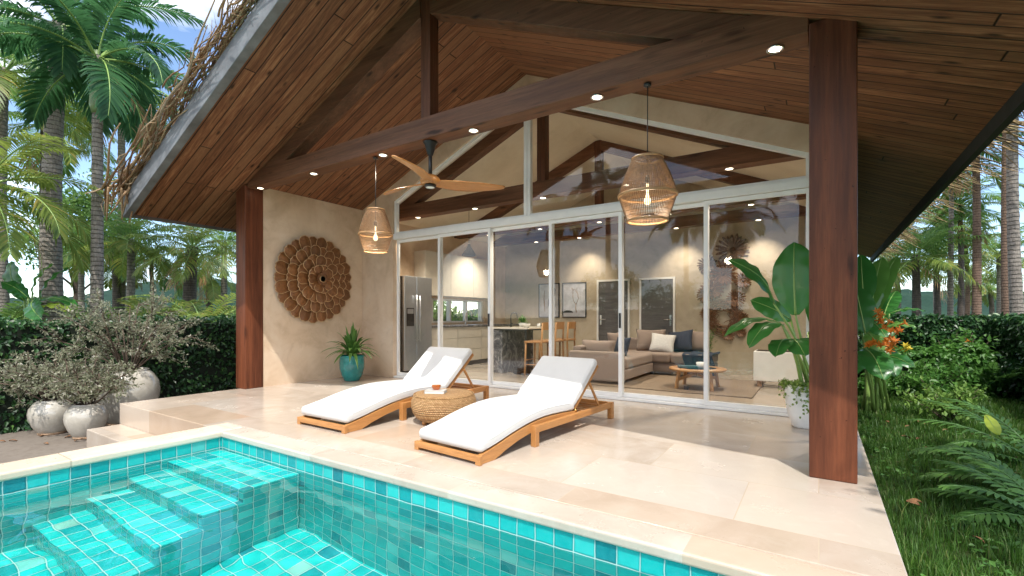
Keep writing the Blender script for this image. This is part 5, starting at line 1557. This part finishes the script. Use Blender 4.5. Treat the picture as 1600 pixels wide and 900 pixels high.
# ------------------------------------------------------------------ plant in the teal pot
tp = thing('potted_plant', 'strappy leaved plant in a glossy teal pot by the porch wall', 'plant', (-6.74, 5.32, 0))
b = MB(); b.lathe([(.115,0),(.135,.012),(.175,.10),(.205,.22),(.212,.32),(.205,.40),(.212,.43),(.205,.442),(.185,.44),(.18,.40),(.0001,.395)], 56); b.build('pot', M['teal_pot'], tp)
b = MB(); b.lathe([(.18,.402),(.0001,.415)], 28); b.build('soil', M['soil'], tp)
b = MB(); r = random.Random(17)
for i in range(62):
    a = i*2.4+r.uniform(-.2,.2); q = i/62; el = 1.5-1.0*q+r.uniform(-.15,.15); L = r.uniform(.42,.68); w = r.uniform(.022,.034)
    d = Vector((math.cos(a)*math.cos(el), math.sin(a)*math.cos(el), math.sin(el))); s = Vector((-math.sin(a), math.cos(a), 0)); p = Vector((.04*math.cos(a), .04*math.sin(a), .42+.10*(1-q)))
    rows = []
    for k in range(9):
        t = k/8; ww = w*math.sin(min(1,t*2+.35)*PI/2)*(1-max(0,(t-.5)/.5)**2); c_ = p + d*L*t - UP*(L*.52*t*t*(.5+q))
        rows.append((c_-s*ww+UP*ww*.3, c_, c_+s*ww+UP*ww*.3))
    vs = [tuple(v) for row in rows for v in row]; fs = [(j*3+m, j*3+m+1, j*3+m+4, j*3+m+3) for j in range(8) for m in (0,1)]
    b.add(vs, fs, True)
b.build('foliage', M['strap'], tp, fix=False)
b = MB()
for k in range(6): b.tube([(r.uniform(-.05,.05), r.uniform(-.05,.05), .40), (r.uniform(-.04,.04), r.uniform(-.04,.04), .54)], .014, 8)
b.build('stems', M['stem'], tp)

# ------------------------------------------------------------------ silver shrubs in glazed jars
def jar_shrub(label, x, y, rad, h, bh, spread, n, seed, off=(0,0), neck=.62):
    root = thing('potted_shrub', label, 'potted shrub', (x, y, -.468), 0, 'silver shrubs in cream glazed jars')
    b = MB()
    b.mat = 1; b.lathe([(rad*.60,0),(rad*.62,.02),(rad*.58,.05)], 48)
    b.mat = 0
    pr = [(.575,.045),(.66,.10),(.84,.27),(.97,.47),(1.0,.62),(.95,.77),(.80,.90),(neck+.06,.965),(neck,.975),(neck+.05,1.0),(neck-.03,1.0),(neck-.05,.95)]
    b.lathe([(rad*a, h*c_) for a, c_ in pr] + [(.0001, h*.93)], 56)
    b.build('jar', [M['white_pot'], M['terracotta']], root)
    r = random.Random(seed); b = MB(); lb = MB()
    for i in range(17):
        a = i*2.4+r.uniform(-.4,.4); q = math.sqrt((i+.5)/17)
        tip = Vector((math.cos(a)*spread*q+off[0]*q, math.sin(a)*spread*q+off[1]*q, h*.95+bh*(1.05-.55*q*q)*r.uniform(.75,1.05)))
        p0 = Vector((math.cos(a)*.04, math.sin(a)*.04, h*.9)); m = p0.lerp(tip,.5)+UP*bh*.10+rdir(r)*.05
        b.tube([p0, p0.lerp(m,.5)+rdir(r)*.02, m, tip], [.014,.011,.008,.004], 5)
        for k in range(9):
            t = r.uniform(.25,1); s0 = m.lerp(tip,(t-.5)*2) if t > .5 else p0.lerp(m,t*2)
            tw = s0 + (rdir(r)+Vector((math.cos(a),math.sin(a),.35))*.7).normalized()*spread*r.uniform(.18,.52)
            b.tube([s0, s0.lerp(tw,.5)+UP*.015, tw], [.006,.004,.002], 4)
            for j in range(n//(17*9)):
                u = r.uniform(.2,1.04); pp = s0.lerp(tw,u)+rdir(r)*r.uniform(.0,.055)
                leaf4(lb, pp, ((tw-s0).normalized()*.7+rdir(r)).normalized(), (rdir(r)+UP*.6).normalized(), r.uniform(.022,.062), r.uniform(.013,.026))
    b.build('branches', M['branch'], root); lb.build('foliage', M['silver'], root, fix=False)
    return root
jar_shrub('widest silver shrub in the big cream jar beside the terrace corner', -8.50, 2.74, .39, .80, 1.15, .90, 6200, 41, (-.1,0))
jar_shrub('silver shrub in the round cream jar at the left, nearest the hedge', -8.66, 1.97, .250, .455, .68, .60, 3800, 42, (-.12,-.08))
jar_shrub('small silver shrub in the slim cream jar beside the terrace step', -8.00, 2.14, .222, .44, .62, .52, 4000, 43)

# young palms and broad leaves rising behind the left hedge
def young_palm(label, px, zc, specs, seed, leaf='palm_yellow', ll=.42, gz=-.5, lift=1.15):
    x, y = at(px, zc); r = random.Random(seed)
    root = thing('young_palm', label, 'palm', (x, y, gz), 0)
    b = MB(); b.tube([(0,0,0),(0,0,lift)], [.09,.06], 10); b.build('trunk', M['bark_brown'], root)
    for az, el, L, dr in specs:
        b = MB(); frond(b, (0,0,lift), az, el, L, dr, 30, ll, .038, r, 0, 1, vee=.3, sag=.4); b.build('frond', [M[leaf], M['rib']], root, fix=False)
TL = math.degrees(TH)
young_palm('young palm with yellow green arching fronds behind the hedge, beside the left post', 318, 10.6, [(A(i*51+20), 1.0+.25*math.sin(i*3), 1.9, 1.5) for i in range(9)], 51)
young_palm('young palm with pale fronds behind the hedge above the potted shrubs', 232, 11.2, [(A(i*47), .95+.2*math.sin(i*2), 1.8, 1.4) for i in range(9)], 52)
young_palm('young palm behind the hedge at the left edge', 5, 9.6, [(A(i*53+10), 1.0+.2*math.sin(i*2), 1.7, 1.5) for i in range(8)], 53, 'palm_mid')
young_palm('young palm behind the hedge right of the thick ringed trunk', 118, 11.8, [(A(i*49+30), 1.0+.2*math.sin(i*2.5), 1.6, 1.5) for i in range(8)], 54, 'palm_mid')
x, y = at(48, 9.0); o3 = Vector((x, y, -.5))
bn = thing('banana_plant', 'broad leaved banana plant behind the hedge near the left edge', 'plant', (x, y, -.5))
for i, (pb, pt_, wd, nr, lt) in enumerate([((38,470,9.0),(18,408,9.1),.34,(.3,-.8,.4),0),((50,468,8.9),(82,412,9.2),.30,(-.3,-.8,.4),1),((44,466,8.8),(2,440,8.6),.30,(.2,-.5,.8),0),((58,472,8.8),(122,478,8.6),.24,(0,-.4,1),0),((52,470,8.7),(66,500,8.3),.32,(0,-.8,.6),0),((60,470,9.1),(108,418,9.5),.24,(-.3,-.8,.4),0),((62,480,8.7),(112,488,8.5),.16,(0,-.5,.9),2)]):
    b = MB(); B, T = wp(*pb)-o3, wp(*pt_)-o3
    stalk_to(b, (rnd.uniform(-.1,.1), rnd.uniform(-.1,.1), 0), B, .03, .014, .03); broadleaf(b, B, T, wd, .12, nr, .2, .02, 70+i)
    b.build('leaf', [M[('broad','broad_light','yellow_leaf')[lt]], M['rib']], bn, fix=False)

# dry leaves dropped here and there
r = random.Random(91)
lf0 = None
for i in range(34):
    if i < 22: x, y = .42+1.1*r.random(), 3.3+3.6*r.random(); z = lawn_z(x, y)+.035; lb, gp = 'dry brown leaf fallen on the lawn', 'dry leaves on the lawn'
    else: x, y = -8.9+1.3*r.random(), 1.45+.75*r.random(); z = -.462; lb, gp = 'dry brown leaf fallen on the patio around the cream jars', 'dry leaves on the patio'
    if lf0 is None:
        b = MB(); b.grid(lambda u, v: (.09*u-.045, (v-.5)*.05*math.sin(min(1,u*1.6+.1)*PI/2)*(1-max(0,(u-.4)/.6)**2), .012*abs(v-.5)*2+.012*math.sin(u*PI)), 8, 4)
        lf = lf0 = b.build('fallen_leaf', M['brown_leaf'], fix=False)
    else: lf = lf0.copy(); COL.objects.link(lf)
    lf.location = (x, y, z); lf.rotation_euler = (r.uniform(-.3,.3), r.uniform(-.3,.3), r.uniform(0,6.28)); k = r.uniform(.5,.95); lf.scale = (k,k,k)
    tag(lf, lb, 'leaf', gp)

# ------------------------------------------------------------------ grass
r = random.Random(77); b = MB()
def blade(b, x, y, h, w):
    z = lawn_z(x, y); a = r.uniform(0, 2*PI); bend = r.uniform(.1,.75)*h
    dx, dy = math.cos(a), math.sin(a); sx, sy = -dy*w/2, dx*w/2
    k = len(b.v)
    b.v.extend(((x-sx,y-sy,z-.005),(x+sx,y+sy,z-.005),(x+dx*bend*.35+sx*.8,y+dy*bend*.35+sy*.8,z+h*.6),(x+dx*bend*.35-sx*.8,y+dy*bend*.35-sy*.8,z+h*.6),(x+dx*bend,y+dy*bend,z+h)))
    b.f.append((k,k+1,k+2,k+3)); b.f.append((k+3,k+2,k+4)); b.m.extend((0,0)); b.s.extend((True,True))
cnt = 0
while cnt < 78000:
    y = 2.0 + 9.2*r.random()**1.7; x = .335 + 2.5*r.random()
    if x > .30*y + .75: continue
    dn = .5+.9*noise.noise(Vector((x*2.2,y*2.2,1)))
    if r.random() > .45+dn*.6: continue
    blade(b, x, y, r.uniform(.025,.065)*(.8+.7*max(0,dn)), r.uniform(.0025,.0055)*(1 if y < 5 else 1.6)); cnt += 1
for i in range(220):      # taller tufts
    x, y = .36+2.0*r.random(), 2.2+5*r.random()
    for k in range(16): blade(b, x+r.gauss(0,.03), y+r.gauss(0,.03), r.uniform(.07,.16), .005)
tag(b.build('grass', M['grassblade'], fix=False), kind='stuff')
b = MB()
for i in range(3200):
    y = 2.0 + 4.5*r.random()**1.4; x = .36+1.6*r.random()
    if noise.noise(Vector((x*1.6,y*1.6,8))) < -.02: continue
    leaf4(b, Vector((x,y,lawn_z(x,y)+r.uniform(.01,.06))), (rdir(r)*Vector((1,1,.3))).normalized(), (rdir(r)*.5+UP).normalized(), r.uniform(.025,.05), .025)
tag(b.build('ground_cover_leaves', M['shrub'], fix=False), kind='stuff')
# ------------------------------------------------------------------ light, sky, camera
SUN = Vector((.35, -.53, 1.0)).normalized()
el = math.asin(SUN.z); az = math.atan2(SUN.x, SUN.y)
w = bpy.data.worlds.new('World'); S.world = w; w.use_nodes = True
t = w.node_tree; t.nodes.clear()
def wn(typ, **a):
    d = t.nodes.new('ShaderNode'+typ)
    for k, v in a.items(): setattr(d, k, v)
    return d
sky = wn('TexSky', sky_type='NISHITA'); sky.sun_disc = False; sky.sun_elevation = el; sky.sun_rotation = az
sky.altitude = 900; sky.air_density = 1.0; sky.dust_density = 0; sky.ozone_density = 1.8
bg = wn('Background'); bg.inputs[1].default_value = SKY_STRENGTH
t.links.new(sky.outputs[0], bg.inputs[0])
tc = wn('TexCoord'); sep = wn('SeparateXYZ'); t.links.new(tc.outputs['Generated'], sep.inputs[0])
dz = wn('Math', operation='MAXIMUM'); t.links.new(sep.outputs[2], dz.inputs[0]); dz.inputs[1].default_value = .0
da = wn('Math', operation='ADD'); t.links.new(dz.outputs[0], da.inputs[0]); da.inputs[1].default_value = .22
qx = wn('Math', operation='DIVIDE'); t.links.new(sep.outputs[0], qx.inputs[0]); t.links.new(da.outputs[0], qx.inputs[1])
qy = wn('Math', operation='DIVIDE'); t.links.new(sep.outputs[1], qy.inputs[0]); t.links.new(da.outputs[0], qy.inputs[1])
cb = wn('CombineXYZ'); t.links.new(qx.outputs[0], cb.inputs[0]); t.links.new(qy.outputs[0], cb.inputs[1])
nz = wn('TexNoise'); t.links.new(cb.outputs[0], nz.inputs[0]); nz.inputs['Scale'].default_value = 1.55; nz.inputs['Detail'].default_value = 9; nz.inputs['Roughness'].default_value = .56; nz.inputs['Distortion'].default_value = .35
# cloud thickened out of view, overhead and behind the camera, as added fill light
sc1 = wn('MapRange'); t.links.new(sep.outputs[1], sc1.inputs[0]); sc1.inputs[1].default_value = .5; sc1.inputs[2].default_value = -.6; sc1.inputs[3].default_value = -.12; sc1.inputs[4].default_value = .05
sc2 = wn('MapRange'); t.links.new(sep.outputs[2], sc2.inputs[0]); sc2.inputs[1].default_value = .35; sc2.inputs[2].default_value = .9; sc2.inputs[3].default_value = 0; sc2.inputs[4].default_value = .16
a1 = wn('Math', operation='ADD'); t.links.new(sc1.outputs[0], a1.inputs[0]); t.links.new(sc2.outputs[0], a1.inputs[1])
a2 = wn('Math', operation='ADD'); t.links.new(nz.outputs[0], a2.inputs[0]); t.links.new(a1.outputs[0], a2.inputs[1])
rp = wn('ValToRGB'); t.links.new(a2.outputs[0], rp.inputs[0])
rp.color_ramp.elements[0].position = .47; rp.color_ramp.elements[1].position = .66
cl = wn('Background'); cl.inputs[0].default_value = (1.0,.985,.97,1); cl.inputs[1].default_value = CLOUD_STRENGTH
mx = wn('MixShader'); t.links.new(rp.outputs[0], mx.inputs[0]); t.links.new(bg.outputs[0], mx.inputs[1]); t.links.new(cl.outputs[0], mx.inputs[2])
ow = wn('OutputWorld'); t.links.new(mx.outputs[0], ow.inputs[0])

sl = bpy.data.lights.new('sun', 'SUN'); sl.energy = SUN_STRENGTH; sl.angle = R(.55); sl.color = (1.0,.955,.89)
sl.cycles.is_caustics_light = True
so = bpy.data.objects.new('sun', sl); COL.objects.link(so)
so.rotation_euler = (-SUN).to_track_quat('-Z', 'Y').to_euler()

def spot(x, y, z, e, size=75, blend=.7, tilt=(0,0), c=(1,.87,.70)):
    l = bpy.data.lights.new('spot_lamp', 'SPOT'); l.energy = e; l.spot_size = R(size); l.spot_blend = blend; l.color = c; l.shadow_soft_size = .04
    o = bpy.data.objects.new('spot_lamp', l); COL.objects.link(o); o.location = (x, y, z)
    o.rotation_euler = Vector((tilt[0], tilt[1], -1)).to_track_quat('-Z', 'Y').to_euler()
for x in (-4.77, -2.53, -.98): spot(x, 10.28, 2.95, WALL_SPOT, 84, .95, (0, .55))
for yy in (6.52, 8.8):
    for x in (-6.35, -3.65, -.95): spot(x, yy, 2.95, BEAM_SPOT, 120, .9)

for x in (-5.79, -4.42, -3.04, -1.655): spot(x, 3.94, 3.04, PORCH_SPOT, 120, .9)

cam = bpy.data.cameras.new('camera'); co = bpy.data.objects.new('camera', cam); COL.objects.link(co)
cam.sensor_width = 36; cam.lens = 36*F/1600; cam.shift_y = 45/1600
co.location = (0, 0, 1.1); co.rotation_euler = (R(90), 0, TH)
cam.clip_start = .05; cam.clip_end = 2000
S.camera = co
S.view_settings.view_transform = 'Standard'; S.view_settings.look = 'None'; S.view_settings.exposure = EXPOSURE; S.view_settings.gamma = 1
S.render.engine = 'CYCLES'
c = S.cycles
c.use_denoising = True; c.max_bounces = 10; c.diffuse_bounces = 4; c.glossy_bounces = 5; c.transmission_bounces = 6; c.transparent_max_bounces = 24
c.caustics_reflective = False; c.caustics_refractive = True; c.sample_clamp_indirect = 6; c.blur_glossy = .6
try: c.denoiser = 'OPENIMAGEDENOISE'
except Exception: pass
